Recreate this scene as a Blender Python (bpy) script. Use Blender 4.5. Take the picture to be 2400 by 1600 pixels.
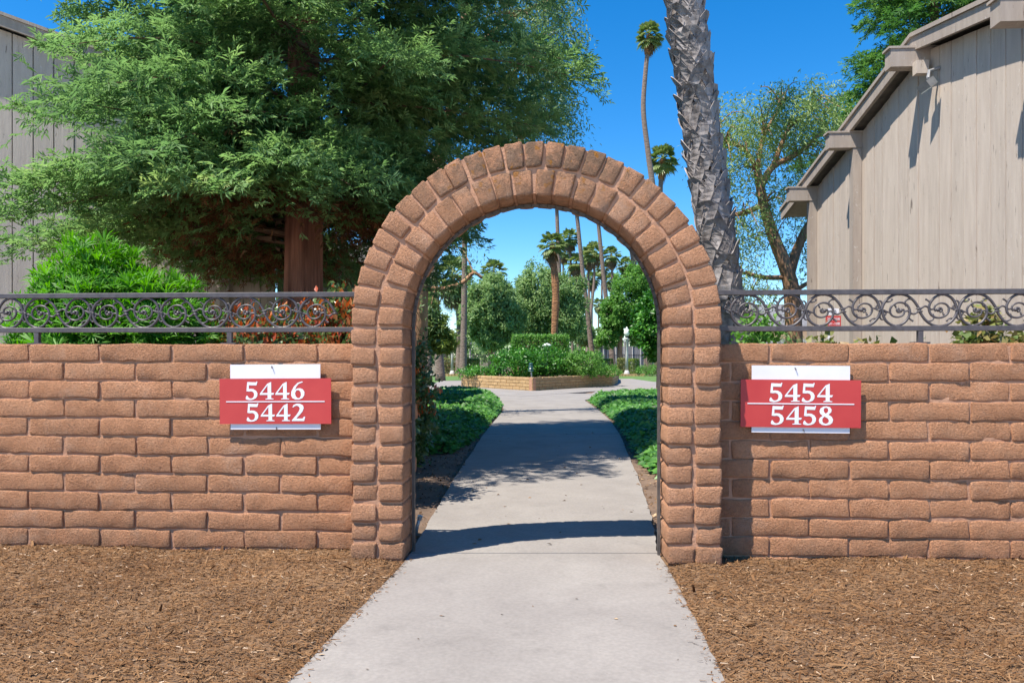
import bpy, bmesh, math, random
import numpy as np
from mathutils import Vector, Matrix, noise as mnoise
from mathutils.geometry import tessellate_polygon

for o in list(bpy.data.objects):
    bpy.data.objects.remove(o)
SC = bpy.context.scene
COL = SC.collection
rad = math.radians
random.seed(7)
RNG = np.random.default_rng(7)

# ------------------------------------------------------------ camera, sky, sun, exposure
F_PX, HOR, EYE, DIST, YAW = 1786.0, 840.0, 1.05, 4.06, rad(3.2)
cam_d = bpy.data.cameras.new('camera')
cam_d.sensor_width = 36.0
cam_d.lens = F_PX * 36.0 / 2400.0
cam_d.shift_y = (HOR - 800.0) / 2400.0
cam_d.clip_start, cam_d.clip_end = 0.05, 3000.0
cam = bpy.data.objects.new('camera', cam_d)
COL.objects.link(cam)
cam.location = (0, -DIST, EYE)
cam.rotation_euler = (rad(90), 0, YAW)
SC.camera = cam

SUN_TO = Vector((-0.42, -0.34, 1.0)).normalized()      # direction towards the sun
sun_d = bpy.data.lights.new('sun', 'SUN')
sun_d.energy, sun_d.angle, sun_d.color = 4.1, rad(0.5), (1.0, 0.93, 0.82)
sun = bpy.data.objects.new('sun', sun_d)
COL.objects.link(sun)
sun.rotation_euler = SUN_TO.to_track_quat('Z', 'Y').to_euler()
sun.location = SUN_TO * 40

world = bpy.data.worlds.new('World')
SC.world = world
world.use_nodes = True
wn = world.node_tree.nodes; wl = world.node_tree.links
wn.clear()
sky = wn.new('ShaderNodeTexSky'); sky.sky_type = 'NISHITA'; sky.sun_disc = False
sky.sun_elevation = math.asin(SUN_TO.z)
sky.sun_rotation = math.atan2(SUN_TO.x, SUN_TO.y)
sky.air_density, sky.dust_density, sky.ozone_density = 0.9, 0.0, 4.5
sat = wn.new('ShaderNodeHueSaturation'); sat.inputs['Saturation'].default_value = 1.36
bg = wn.new('ShaderNodeBackground'); bg.inputs['Strength'].default_value = 0.103
wo = wn.new('ShaderNodeOutputWorld')
wl.new(sky.outputs[0], sat.inputs['Color']); wl.new(sat.outputs[0], bg.inputs[0]); wl.new(bg.outputs[0], wo.inputs[0])

SC.view_settings.view_transform = 'Standard'
SC.view_settings.look = 'None'
SC.view_settings.gamma = 1.0
SC.view_settings.use_curve_mapping = False
SC.view_settings.exposure = 1.12

# ------------------------------------------------------------ pixel -> place
FWD = Vector((-math.sin(YAW), math.cos(YAW), 0)); RGT = Vector((math.cos(YAW), math.sin(YAW), 0))
CAM = Vector((0, -DIST, EYE))
def ray(px, py):
    return FWD + RGT * ((px - 1200) / F_PX) + Vector((0, 0, (HOR - py) / F_PX))
def W(px, py, depth): return CAM + ray(px, py) * depth
def G(px, py, z=0.0):
    d = ray(px, py); return CAM + d * ((z - EYE) / d.z)
def PY(px, py, Y):
    d = ray(px, py); return CAM + d * ((Y - CAM.y) / d.y)
def PX(px, py, X):
    d = ray(px, py); return CAM + d * ((X - CAM.x) / d.x)
def GD(px, depth, z=0.0):
    p = W(px, HOR, depth); return Vector((p.x, p.y, z))

# ------------------------------------------------------------ object helpers
def link(name, data, parent=None):
    o = bpy.data.objects.new(name, data); COL.objects.link(o)
    if parent is not None:
        o.parent = parent
        o.matrix_parent_inverse = parent.matrix_basis.inverted()      # children keep world coordinates
    return o
def tag(o, label=None, cat=None, group=None, kind=None):
    if label: o['label'] = label
    if cat: o['category'] = cat
    if group: o['group'] = group
    if kind: o['kind'] = kind
    return o
def thing(name, label, cat, loc=(0, 0, 0), group=None):
    o = bpy.data.objects.new(name, None); COL.objects.link(o)
    o.empty_display_size = 0.1; o.location = loc
    return tag(o, label, cat, group)
def np_mesh(name, V, F, mat=None, smooth=False, tint=None):
    V = np.asarray(V, np.float32); me = bpy.data.meshes.new(name)
    Fs = F if isinstance(F, list) and len(F) and isinstance(F[0], np.ndarray) else [np.asarray(F, np.int32)]
    me.vertices.add(len(V)); me.vertices.foreach_set('co', V.ravel())
    nl = sum(f.size for f in Fs); nf = sum(len(f) for f in Fs)
    me.loops.add(nl); me.polygons.add(nf)
    me.loops.foreach_set('vertex_index', np.concatenate([f.ravel() for f in Fs]).astype(np.int32))
    tot = np.concatenate([np.full(len(f), f.shape[1], np.int32) for f in Fs])
    st = np.concatenate([[0], np.cumsum(tot)[:-1]]).astype(np.int32)
    me.polygons.foreach_set('loop_start', st); me.polygons.foreach_set('loop_total', tot)
    if smooth: me.polygons.foreach_set('use_smooth', np.ones(nf, bool))
    if tint is not None:
        a = me.attributes.new('tint', 'FLOAT', 'POINT'); a.data.foreach_set('value', np.asarray(tint, np.float32))
    me.update(calc_edges=True)
    if mat: me.materials.append(mat)
    return me
class MB:
    def __init__(s): s.v = []; s.f = []
    def add(s, V, F):
        n = len(s.v); s.v += [tuple(p) for p in V]; s.f += [tuple(i + n for i in f) for f in F]; return s
    def box(s, c, size, M=None):
        x, y, z = (k / 2 for k in size); c = Vector(c)
        V = [Vector((a * x, b * y, d * z)) for a in (-1, 1) for b in (-1, 1) for d in (-1, 1)]
        if M is not None: V = [M @ v for v in V]
        return s.add([c + v for v in V], [(0, 1, 3, 2), (4, 6, 7, 5), (0, 4, 5, 1), (2, 3, 7, 6), (0, 2, 6, 4), (1, 5, 7, 3)])
    def bar(s, a, b, w, h, up=(0, 0, 1)):
        a = Vector(a); b = Vector(b); d = (b - a); L = d.length; d.normalize(); up = Vector(up)
        r = d.cross(up).normalized(); u = r.cross(d)
        M = Matrix((d, r, u)).transposed()
        return s.box((a + b) / 2, (L, w, h), M)
    def prism(s, poly, ext):
        n = len(poly); poly = [Vector(p) for p in poly]; ext = Vector(ext)
        return s.add(poly + [p + ext for p in poly], [tuple(range(n)), tuple(range(2 * n - 1, n - 1, -1))] + [(i, i + n, (i + 1) % n + n, (i + 1) % n) for i in range(n)])
    def tube(s, pts, rr, k=8, cap=True):
        pts = [Vector(p) for p in pts]; n = len(pts)
        if not hasattr(rr, '__len__'): rr = [rr] * n
        t0 = (pts[1] - pts[0]).normalized()
        ref = Vector((0, 0, 1)) if abs(t0.z) < .9 else Vector((1, 0, 0))
        nrm = t0.cross(ref).normalized(); V = []; F = []
        for i, p in enumerate(pts):
            t = (pts[min(i + 1, n - 1)] - pts[max(i - 1, 0)]).normalized()
            nrm = (nrm - t * nrm.dot(t)).normalized(); bn = t.cross(nrm)
            for j in range(k):
                a = 2 * math.pi * j / k
                V.append(p + (nrm * math.cos(a) + bn * math.sin(a)) * rr[i])
        for i in range(n - 1):
            for j in range(k):
                F.append((i * k + j, i * k + (j + 1) % k, (i + 1) * k + (j + 1) % k, (i + 1) * k + j))
        if cap: F += [tuple(range(k - 1, -1, -1)), tuple(range((n - 1) * k, n * k))]
        return s.add(V, F)
    def lathe(s, c, prof, k=16):
        c = Vector(c); V = []; F = []
        for r, z in prof:
            for j in range(k):
                a = 2 * math.pi * j / k; V.append(c + Vector((r * math.cos(a), r * math.sin(a), z)))
        for i in range(len(prof) - 1):
            for j in range(k):
                F.append((i * k + j, i * k + (j + 1) % k, (i + 1) * k + (j + 1) % k, (i + 1) * k + j))
        F += [tuple(range(k - 1, -1, -1)), tuple(range((len(prof) - 1) * k, len(prof) * k))]
        return s.add(V, F)
    def mesh(s, name, mat, smooth=False):
        me = bpy.data.meshes.new(name); me.from_pydata(s.v, [], s.f); me.materials.append(mat)
        if smooth: me.shade_smooth()
        me.update(); return me
    def build(s, name, mat, parent=None, smooth=False):
        return link(name, s.mesh(name, mat, smooth), parent)

# ------------------------------------------------------------ materials
def new_mat(name):
    m = bpy.data.materials.new(name); m.use_nodes = True
    nt = m.node_tree; nt.nodes.clear()
    out = nt.nodes.new('ShaderNodeOutputMaterial'); b = nt.nodes.new('ShaderNodeBsdfPrincipled')
    nt.links.new(b.outputs[0], out.inputs[0]); return m, nt, b, out
def coords(nt, stretch=(1, 1, 1), rnd=True, kind='Object'):
    tc = nt.nodes.new('ShaderNodeTexCoord'); mp = nt.nodes.new('ShaderNodeMapping')
    mp.inputs['Scale'].default_value = stretch
    nt.links.new(tc.outputs[kind], mp.inputs['Vector'])
    if rnd:
        oi = nt.nodes.new('ShaderNodeObjectInfo'); mu = nt.nodes.new('ShaderNodeMath'); mu.operation = 'MULTIPLY'
        mu.inputs[1].default_value = 57.0; nt.links.new(oi.outputs['Random'], mu.inputs[0])
        cx = nt.nodes.new('ShaderNodeCombineXYZ')
        for i in range(3): nt.links.new(mu.outputs[0], cx.inputs[i])
        nt.links.new(cx.outputs[0], mp.inputs['Location'])
    return mp.outputs[0]
def tnoise(nt, vec, scale, detail=4, rough=.55, dist=0):
    n = nt.nodes.new('ShaderNodeTexNoise'); n.inputs['Scale'].default_value = scale; n.inputs['Detail'].default_value = detail
    n.inputs['Roughness'].default_value = rough; n.inputs['Distortion'].default_value = dist
    nt.links.new(vec, n.inputs['Vector']); return n.outputs['Fac']
def ramp(nt, fac, stops):
    r = nt.nodes.new('ShaderNodeValToRGB'); e = r.color_ramp.elements
    while len(e) < len(stops): e.new(0.5)
    for el, (p, c) in zip(e, stops):
        el.position = p; el.color = (c[0], c[1], c[2], 1) if hasattr(c, '__len__') else (c, c, c, 1)
    nt.links.new(fac, r.inputs[0]); return r.outputs[0]
def mixc(nt, fac, a, b, mode='MIX'):
    m = nt.nodes.new('ShaderNodeMix'); m.data_type = 'RGBA'; m.blend_type = mode
    for sock, v in ((m.inputs[0], fac), (m.inputs[6], a), (m.inputs[7], b)):
        if isinstance(v, (int, float)): sock.default_value = v
        elif isinstance(v, tuple): sock.default_value = (*v, 1)
        else: nt.links.new(v, sock)
    return m.outputs[2]
def bump(nt, b, hs, dist=.01):
    prev = None
    for h, st in hs:
        bp = nt.nodes.new('ShaderNodeBump'); bp.inputs['Strength'].default_value = st; bp.inputs['Distance'].default_value = dist
        nt.links.new(h, bp.inputs['Height'])
        if prev: nt.links.new(prev, bp.inputs['Normal'])
        prev = bp.outputs[0]
    nt.links.new(prev, b.inputs['Normal'])
def objrand(nt):
    return nt.nodes.new('ShaderNodeObjectInfo').outputs['Random']
def simple(name, c1, c2, scale=8, rough=.8, bs=0, bscale=40, stretch=(1, 1, 1), vary=0, metal=0, bdist=.01, lo=.3, hi=.7):
    m, nt, b, _ = new_mat(name); v = coords(nt, stretch)
    col = ramp(nt, tnoise(nt, v, scale), [(lo, c1), (hi, c2)])
    if vary:
        col = mixc(nt, 1.0, col, ramp(nt, objrand(nt), [(0, 1 - vary), (1, 1 + vary * .0)]), 'MULTIPLY')
    nt.links.new(col, b.inputs['Base Color']); b.inputs['Roughness'].default_value = rough; b.inputs['Metallic'].default_value = metal
    if bs: bump(nt, b, [(tnoise(nt, v, bscale, 5), bs)], bdist)
    return m
def leaf_mat(name, stops, rough=.5, trans=.35, spec=.4):
    m, nt, b, out = new_mat(name)
    at = nt.nodes.new('ShaderNodeAttribute'); at.attribute_name = 'tint'
    col = ramp(nt, at.outputs['Fac'], stops)
    nt.links.new(col, b.inputs['Base Color']); b.inputs['Roughness'].default_value = rough
    b.inputs['Specular IOR Level'].default_value = spec
    t = nt.nodes.new('ShaderNodeBsdfTranslucent')
    hs = nt.nodes.new('ShaderNodeHueSaturation'); hs.inputs['Saturation'].default_value = 1.1; hs.inputs['Value'].default_value = 1.3
    nt.links.new(col, hs.inputs['Color']); nt.links.new(hs.outputs[0], t.inputs[0])
    mx = nt.nodes.new('ShaderNodeMixShader'); mx.inputs[0].default_value = trans
    nt.links.new(b.outputs[0], mx.inputs[1]); nt.links.new(t.outputs[0], mx.inputs[2]); nt.links.new(mx.outputs[0], out.inputs[0])
    return m

def brick_material(name, c_lo, c_mid, c_hi, lichen=True, bst=1.0):
    m, nt, b, _ = new_mat(name); v = coords(nt)
    n1 = tnoise(nt, v, 9, 6, .6); n2 = tnoise(nt, v, 70, 4, .65)
    c = ramp(nt, n1, [(.25, c_lo), (.5, c_mid), (.75, c_hi)])
    c = mixc(nt, 1.0, c, ramp(nt, objrand(nt), [(0, .84), (1, 1.0)]), 'MULTIPLY')
    c = mixc(nt, 1.0, c, ramp(nt, n2, [(.3, .82), (.62, 1.0)]), 'MULTIPLY')
    # pale grit
    vo = nt.nodes.new('ShaderNodeTexVoronoi'); vo.inputs['Scale'].default_value = 95; nt.links.new(v, vo.inputs['Vector'])
    grit = ramp(nt, vo.outputs['Distance'], [(.10, 1.0), (.17, 0.0)])
    gm = nt.nodes.new('ShaderNodeMath'); gm.operation = 'MULTIPLY'
    nt.links.new(grit, gm.inputs[0]); nt.links.new(ramp(nt, tnoise(nt, v, 45, 2), [(.52, 0.0), (.6, .75)]), gm.inputs[1])
    c = mixc(nt, gm.outputs[0], c, (.72, .52, .38))
    if lichen:
        geo = nt.nodes.new('ShaderNodeNewGeometry'); sx = nt.nodes.new('ShaderNodeSeparateXYZ'); nt.links.new(geo.outputs['Position'], sx.inputs[0])
        up = ramp(nt, sx.outputs['Z'], [(0, 0), (1, 0)])
        mr = nt.nodes.new('ShaderNodeMapRange'); mr.inputs['From Min'].default_value = 1.72; mr.inputs['From Max'].default_value = 2.05
        nt.links.new(sx.outputs['Z'], mr.inputs['Value'])
        d = nt.nodes.new('ShaderNodeMath'); d.operation = 'MULTIPLY'
        nt.links.new(mr.outputs[0], d.inputs[0])
        wv = coords(nt, (1, 1, 1), False)
        nt.links.new(ramp(nt, tnoise(nt, geo.outputs['Position'], 14, 6, .7), [(.38, 0.0), (.56, .72)]), d.inputs[1])
        c = mixc(nt, d.outputs[0], c, (.17, .125, .085))
        e = nt.nodes.new('ShaderNodeMath'); e.operation = 'MULTIPLY'; nt.links.new(mr.outputs[0], e.inputs[0])
        nt.links.new(ramp(nt, tnoise(nt, geo.outputs['Position'], 22, 3, .5), [(.62, 0.0), (.66, .8)]), e.inputs[1])
        c = mixc(nt, e.outputs[0], c, (.48, .2, .03))
        f = nt.nodes.new('ShaderNodeMapRange'); f.inputs['From Min'].default_value = .22; f.inputs['From Max'].default_value = 0.0
        nt.links.new(sx.outputs['Z'], f.inputs['Value'])
        g = nt.nodes.new('ShaderNodeMath'); g.operation = 'MULTIPLY'; nt.links.new(f.outputs[0], g.inputs[0])
        nt.links.new(ramp(nt, tnoise(nt, geo.outputs['Position'], 9, 5, .7), [(.4, 0.0), (.68, .75)]), g.inputs[1])
        c = mixc(nt, g.outputs[0], c, (.24, .15, .09))
        c = mixc(nt, ramp(nt, tnoise(nt, geo.outputs['Position'], 3.2, 7, .72), [(.56, 0.0), (.74, .45)]), c, (.70, .50, .38))
        c = mixc(nt, ramp(nt, tnoise(nt, geo.outputs['Position'], 4.1, 6, .7, .5), [(.60, 0.0), (.76, .5)]), c, (.36, .19, .12))
    nt.links.new(c, b.inputs['Base Color']); b.inputs['Roughness'].default_value = .9; b.inputs['Specular IOR Level'].default_value = .25
    bump(nt, b, [(tnoise(nt, v, 24, 6, .65), .8 * bst), (tnoise(nt, v, 95, 5, .75), 1.0 * bst)], .032)
    return m
M_BRICK = brick_material('brick_paint', (.66, .315, .165), (.79, .39, .212), (.83, .445, .26))
M_PIER = brick_material('pier_paint', (.62, .31, .17), (.745, .38, .215), (.80, .435, .265))
M_MORTAR = simple('mortar_paint', (.37, .195, .118), (.50, .275, .17), 14, .95, .5, 90)
M_PLANT_BRICK = brick_material('planter_brick', (.42, .27, .12), (.5, .33, .16), (.56, .38, .2), False, .4)
M_IRON = simple('painted_iron', (.055, .047, .050), (.095, .082, .085), 30, .42, .15, 200, bdist=.002)
M_BAND = simple('weathered_iron_band', (.05, .045, .042), (.12, .10, .09), 20, .6, .2, 80)
M_GALV = simple('galvanised', (.35, .35, .36), (.5, .5, .5), 20, .4, 0, metal=.6)
def concrete(name, c1, c2):
    m, nt, b, _ = new_mat(name); v = coords(nt, rnd=False)
    c = ramp(nt, tnoise(nt, v, 1.6, 6, .65, .4), [(.3, c1), (.7, c2)])
    c = mixc(nt, 1.0, c, ramp(nt, tnoise(nt, v, 60, 3, .6), [(.35, .9), (.65, 1.04)]), 'MULTIPLY')
    c = mixc(nt, 1.0, c, ramp(nt, tnoise(nt, v, 5, 5, .7), [(.54, 1.0), (.74, .84)]), 'MULTIPLY')
    vo = nt.nodes.new('ShaderNodeTexVoronoi'); vo.inputs['Scale'].default_value = 16; nt.links.new(v, vo.inputs['Vector'])
    c = mixc(nt, ramp(nt, vo.outputs['Distance'], [(.03, .45), (.06, 0.0)]), c, (.16, .13, .11))
    nt.links.new(c, b.inputs['Base Color']); b.inputs['Roughness'].default_value = .88
    bump(nt, b, [(tnoise(nt, v, 130, 4, .7), .25)], .004)
    return m
M_CONC = concrete('broom_concrete', (.225, .203, .185), (.298, .272, .248))
M_MULCH = simple('mulch_soil', (.11, .06, .03), (.21, .125, .066), 7, .95, .9, 60)
M_SOIL = simple('garden_soil', (.10, .066, .045), (.19, .125, .085), 5, .95, .8, 30)
M_GROUND = simple('far_ground', (.11, .10, .05), (.16, .13, .08), .6, .95, .5, 6)
M_LAWN = simple('lawn_grass', (.075, .15, .03), (.12, .22, .05), 3, .9, .9, 60, bdist=.03)
M_SIGN_R = simple('sign_red', (.46, .035, .035), (.52, .05, .045), 6, .55)
M_SIGN_W = simple('sign_white', (.72, .70, .74), (.8, .78, .8), 5, .5)
M_TEXT = simple('sign_lettering', (.74, .75, .79), (.8, .8, .83), 5, .6)
M_BLACK = simple('dark_rubber', (.02, .02, .02), (.04, .04, .04), 10, .7)
M_LENS = simple('floodlight_lens', (.6, .6, .52), (.75, .74, .66), 12, .25)
def siding(name, c1, c2):
    m, nt, b, _ = new_mat(name); v = coords(nt, (1, 1, .12)); v2 = coords(nt, (1, 1, .5))
    c = ramp(nt, tnoise(nt, v, 18, 5, .6), [(.3, c1), (.7, c2)])
    c = mixc(nt, 1.0, c, ramp(nt, objrand(nt), [(0, .93), (1, 1.0)]), 'MULTIPLY')
    wear = ramp(nt, tnoise(nt, v, 32, 6, .75, .3), [(.62, 0.0), (.66, .8)])
    c = mixc(nt, wear, c, (.10, .075, .06))
    pale = ramp(nt, tnoise(nt, v2, 30, 4, .7), [(.64, 0.0), (.68, .5)])
    c = mixc(nt, pale, c, (.6, .57, .53))
    nt.links.new(c, b.inputs['Base Color']); b.inputs['Roughness'].default_value = .8
    bump(nt, b, [(tnoise(nt, v, 45, 6, .7), .5)], .006)
    return m
M_SIDE = siding('painted_siding', (.45, .375, .315), (.545, .465, .395))
M_TRIM = siding('painted_trim', (.31, .255, .215), (.39, .33, .28))
M_ROOF = simple('roof_shingle', (.09, .08, .075), (.16, .145, .13), 12, .95, .6, 25)
M_GREYROOF = simple('grey_roof', (.13, .13, .14), (.2, .2, .215), 9, .9, .4, 20)
M_STUCCO = simple('tan_stucco', (.44, .30, .19), (.52, .37, .25), 5, .95, .4, 60)
M_RWBARK = simple('redwood_bark', (.13, .048, .03), (.36, .15, .095), 16, .95, 1.0, 30, (1, 1, .10), bdist=.03)
M_BARK = simple('brown_bark', (.22, .115, .06), (.44, .26, .155), 6, .9, .7, 20, (1, 1, .3), bdist=.02)
M_TWIG = simple('twig_bark', (.10, .06, .04), (.2, .12, .07), 10, .9)
M_PALMTRUNK = simple('palm_trunk_bark', (.13, .09, .07), (.28, .21, .17), 7, .95, 1.0, 5, (1, 1, 4), bdist=.05)
M_PALMBOOT = simple('palm_boot_orange', (.12, .05, .025), (.42, .2, .08), 8, .9, 1.0, 6, (1, 1, 3), bdist=.06)
M_LEAFBASE = simple('grey_leaf_base', (.14, .115, .105), (.47, .425, .41), 11, .75, .8, 40, (1, 1, .25), vary=.35)
M_FIBRE = simple('palm_fibre', (.04, .025, .018), (.16, .085, .045), 12, .95, .9, 40)
M_LAMPPOST = simple('cast_lamp_post', (.40, .38, .36), (.5, .48, .46), 10, .7, .2, 40)
M_GLOBE = simple('frosted_globe', (.72, .72, .66), (.8, .8, .74), 5, .25)
L_RW = leaf_mat('redwood_needles', [(0, (.10, .19, .07)), (.45, (.165, .29, .105)), (.8, (.24, .38, .14)), (1, (.34, .42, .16))], .6, .48, .25)
L_DEAD = leaf_mat('dead_needles', [(0, (.10, .045, .02)), (1, (.26, .12, .05))], .8, .2, .2)
L_POD = leaf_mat('strap_leaves', [(0, (.04, .14, .012)), (.5, (.085, .26, .02)), (1, (.18, .42, .045))], .5, .4, .3)
L_PHO = leaf_mat('photinia_leaves', [(0, (.05, .10, .03)), (.5, (.11, .18, .055)), (.66, (.2, .25, .10)), (.70, (.40, .07, .03)), (.88, (.58, .13, .04)), (1, (.5, .22, .08))], .3, .3, .6)
L_IVY = leaf_mat('ivy_leaves', [(0, (.045, .14, .03)), (.5, (.09, .25, .05)), (1, (.16, .37, .07))], .42, .36, .4)
L_DRYIVY = leaf_mat('dry_ivy_leaves', [(0, (.05, .11, .02)), (.5, (.16, .20, .05)), (.75, (.28, .24, .09)), (1, (.36, .2, .09))], .5, .25, .4)
L_GLOSS = leaf_mat('glossy_leaves', [(0, (.02, .085, .012)), (.5, (.05, .19, .022)), (1, (.15, .38, .045))], .4, .3, .4)
L_ROUND = leaf_mat('camphor_leaves', [(0, (.12, .21, .075)), (.5, (.21, .33, .115)), (1, (.33, .45, .19))], .5, .42, .3)
L_LIGHT = leaf_mat('light_leaves', [(0, (.07, .18, .03)), (.5, (.12, .28, .05)), (1, (.21, .38, .085))], .45, .4, .3)
L_OLIVE = leaf_mat('olive_leaves', [(0, (.11, .18, .035)), (.5, (.2, .28, .06)), (1, (.32, .38, .1))], .5, .35, .3)
L_PEP = leaf_mat('weeping_leaves', [(0, (.13, .22, .055)), (.5, (.23, .34, .10)), (1, (.38, .47, .19))], .45, .4, .4)
L_EUC = leaf_mat('grey_weeping_leaves', [(0, (.08, .17, .06)), (.5, (.15, .26, .095)), (1, (.28, .38, .19))], .4, .35, .4)
L_PINE = leaf_mat('pine_needles', [(0, (.05, .13, .035)), (.5, (.085, .21, .05)), (1, (.17, .31, .075))], .6, .38, .3)
L_PALM = leaf_mat('palm_fronds', [(0, (.09, .15, .04)), (.5, (.16, .24, .065)), (1, (.3, .35, .14))], .4, .3, .5)
L_SKIRT = leaf_mat('dead_palm_fronds', [(0, (.14, .10, .05)), (1, (.34, .26, .15))], .7, .25, .2)
L_HEDGE = leaf_mat('clipped_hedge', [(0, (.10, .12, .03)), (.5, (.18, .2, .06)), (1, (.28, .28, .11))], .5, .3, .3)
L_CHIP = leaf_mat('wood_chips', [(0, (.09, .04, .017)), (.45, (.225, .12, .055)), (.8, (.37, .235, .13)), (1, (.62, .48, .35))], .85, .0, .1)
L_LITTER = leaf_mat('leaf_litter', [(0, (.08, .045, .025)), (.6, (.24, .14, .075)), (1, (.45, .33, .21))], .8, .0, .1)

# ------------------------------------------------------------ foliage helpers
def unit(a): return a / np.maximum(np.linalg.norm(a, axis=-1, keepdims=True), 1e-9)
def frames(d, nrm):
    X = unit(d); Z = unit(nrm - (nrm * X).sum(-1, keepdims=True) * X); Y = np.cross(Z, X)
    return np.stack([X, Y, Z], -1)
def scatter(tv, tf, pos, R, s):
    tv = np.asarray(tv, np.float32); tf = np.asarray(tf, np.int32); n = len(pos)
    s = np.broadcast_to(np.asarray(s, np.float32).reshape(-1, 1, 1) if np.ndim(s) else np.float32(s), (n, 1, 1))
    V = np.einsum('nij,vj->nvi', R, tv) * s + np.asarray(pos)[:, None, :]
    F = tf[None] + (np.arange(n) * len(tv))[:, None, None]
    return V.reshape(-1, 3), F.reshape(-1, tf.shape[1])
def rdir(n): return unit(RNG.normal(size=(n, 3)))
KITE = (np.array([(0, 0, 0), (.45, -.27, .07), (1, 0, -.04), (.45, .27, .07)]), np.array([(0, 1, 2), (0, 2, 3)]))
NARROW = (np.array([(0, 0, 0), (.45, -.13, .03), (1, 0, -.08), (.45, .13, .03)]), np.array([(0, 1, 2), (0, 2, 3)]))
IVYL = (np.array([(0, 0, 0), (.25, -.42, .05), (.55, -.25, .03), (1, 0, -.06), (.55, .25, .03), (.25, .42, .05)]),
        np.array([(0, 1, 2), (0, 2, 3), (0, 3, 4), (0, 4, 5)]))
def leaves_obj(name, mat, parent, pos, d, nrm, size, tint, T=KITE, kind=None):
    V, F = scatter(T[0], T[1], pos, frames(d, nrm), size)
    o = link(name, np_mesh(name, V, F, mat, False, np.repeat(np.clip(tint, 0, 1), len(T[0]))), parent)
    if kind: o['kind'] = kind
    return o
def clumps(center, radii, n_cl, n_leaf, cl_r, fill=.35, flat_bottom=None, lump=.22, seed=0):
    """leaf positions gathered in clumps through an uneven ellipsoid"""
    c = np.array(center); r = np.array(radii)
    d = rdir(n_cl)
    rr = np.array([1 + lump * mnoise.noise(Vector(x * 2.1) + Vector((seed, seed * 2.3, 0))) * 1.6 for x in d])
    t = 1 - fill * RNG.random(n_cl) ** 1.6
    cc = d * (t * rr)[:, None]
    lp = cc[:, None, :] * r + RNG.normal(size=(n_cl, n_leaf, 3)) * cl_r * .55
    out = np.repeat(d[:, None, :], n_leaf, 1)
    ct = np.repeat(RNG.random((n_cl, 1)), n_leaf, 1)
    P = (lp + c).reshape(-1, 3); O = out.reshape(-1, 3); T = ct.ravel()
    if flat_bottom is not None:
        k = P[:, 2] > flat_bottom; P, O, T = P[k], O[k], T[k]
    return P, O, T
def crown(name, mat, parent, center, radii, n_cl, n_leaf, cl_r, leaf, T=KITE, fill=.35, flat=None, lump=.22, seed=0, up=.5, droop=0.0, tmix=.55):
    P, O, ct = clumps(center, radii, n_cl, n_leaf, cl_r, fill, flat, lump, seed)
    n = len(P); d = rdir(n) + np.array([0, 0, -droop]) + O * .35
    nr = O * .7 + rdir(n) * .7 + np.array([0, 0, up])
    tint = tmix * ct + (1 - tmix) * RNG.random(n)
    return leaves_obj(name, mat, parent, P, d, nr, leaf * (.7 + .6 * RNG.random(n)), tint, T)
def in_poly(P, poly):
    x, y = P[:, 0], P[:, 1]; ins = np.zeros(len(P), bool); n = len(poly)
    for i in range(n):
        x1, y1 = poly[i][:2]; x2, y2 = poly[(i + 1) % n][:2]
        c = ((y1 > y) != (y2 > y)) & (x < (x2 - x1) * (y - y1) / (y2 - y1 + 1e-12) + x1); ins ^= c
    return ins
def edge_dist(P, poly):
    D = np.full(len(P), 1e9); n = len(poly)
    for i in range(n):
        a = np.array(poly[i][:2]); b = np.array(poly[(i + 1) % n][:2]); ab = b - a
        t = np.clip(((P - a) @ ab) / (ab @ ab + 1e-12), 0, 1); D = np.minimum(D, np.linalg.norm(P - a - t[:, None] * ab, axis=1))
    return D
def sample_poly(poly, n):
    A = np.array([p[:2] for p in poly]); lo, hi = A.min(0), A.max(0)
    P = lo + RNG.random((int(n * 1.0), 2)) * (hi - lo)
    return P[in_poly(P, poly)]

# ============================================================ THE SETTING: ground, path, beds
def struct(name, me): return tag(link(name, me), kind='structure')
mb = MB(); mb.add([(-900, -60, -.09), (900, -60, -.09), (900, 1500, -.09), (-900, 1500, -.09)], [(0, 1, 2, 3)])
struct('ground', mb.mesh('ground', M_GROUND))

def height_grid(name, x0, x1, y0, y1, nx, ny, zf, mat):
    xs = np.linspace(x0, x1, nx); ys = np.linspace(y0, y1, ny)
    X, Y = np.meshgrid(xs, ys); V = np.stack([X.ravel(), Y.ravel(), np.array([zf(a, b) for a, b in zip(X.ravel(), Y.ravel())])], -1)
    i = np.arange(nx - 1); j = np.arange(ny - 1); I, J = np.meshgrid(i, j); k = (J * nx + I).ravel()
    return np_mesh(name, V, np.stack([k, k + 1, k + nx + 1, k + nx], -1), mat, True)

# path edges (pairs of pixels, left and right)
PE = [((672, 1600), (1700, 1600)), ((762, 1510), (1654, 1500)), ((858, 1412), (1608, 1412)), ((940, 1327), (1568, 1335)), ((962, 1297), (1541, 1297)),
      ((985, 1258), (1535, 1258)), ((1012, 1212), (1527, 1212)), ((1036, 1170), (1514, 1170)), ((1066, 1120), (1496, 1120)), ((1100, 1068), (1474, 1068)),
      ((1134, 1017), (1452, 1017)), ((1160, 985), (1430, 985)), ((1181, 960), (1402, 960)), ((1172, 938), (1370, 938)), ((1130, 922), (1420, 922))]
PATH = [(G(*a), G(*b)) for a, b in PE]
d0 = (PATH[0][0] - PATH[1][0]); d1 = (PATH[0][1] - PATH[1][1])
PATH = [(PATH[0][0] + d0 * 2.2, PATH[0][1] + d1 * 2.2)] + PATH
PATH_POLY = [p[0] for p in PATH] + [p[1] for p in reversed(PATH)]
path = thing('concrete_path', 'pale concrete path', 'path'); del path['category'], path['label']; path['kind'] = 'structure'
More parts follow.
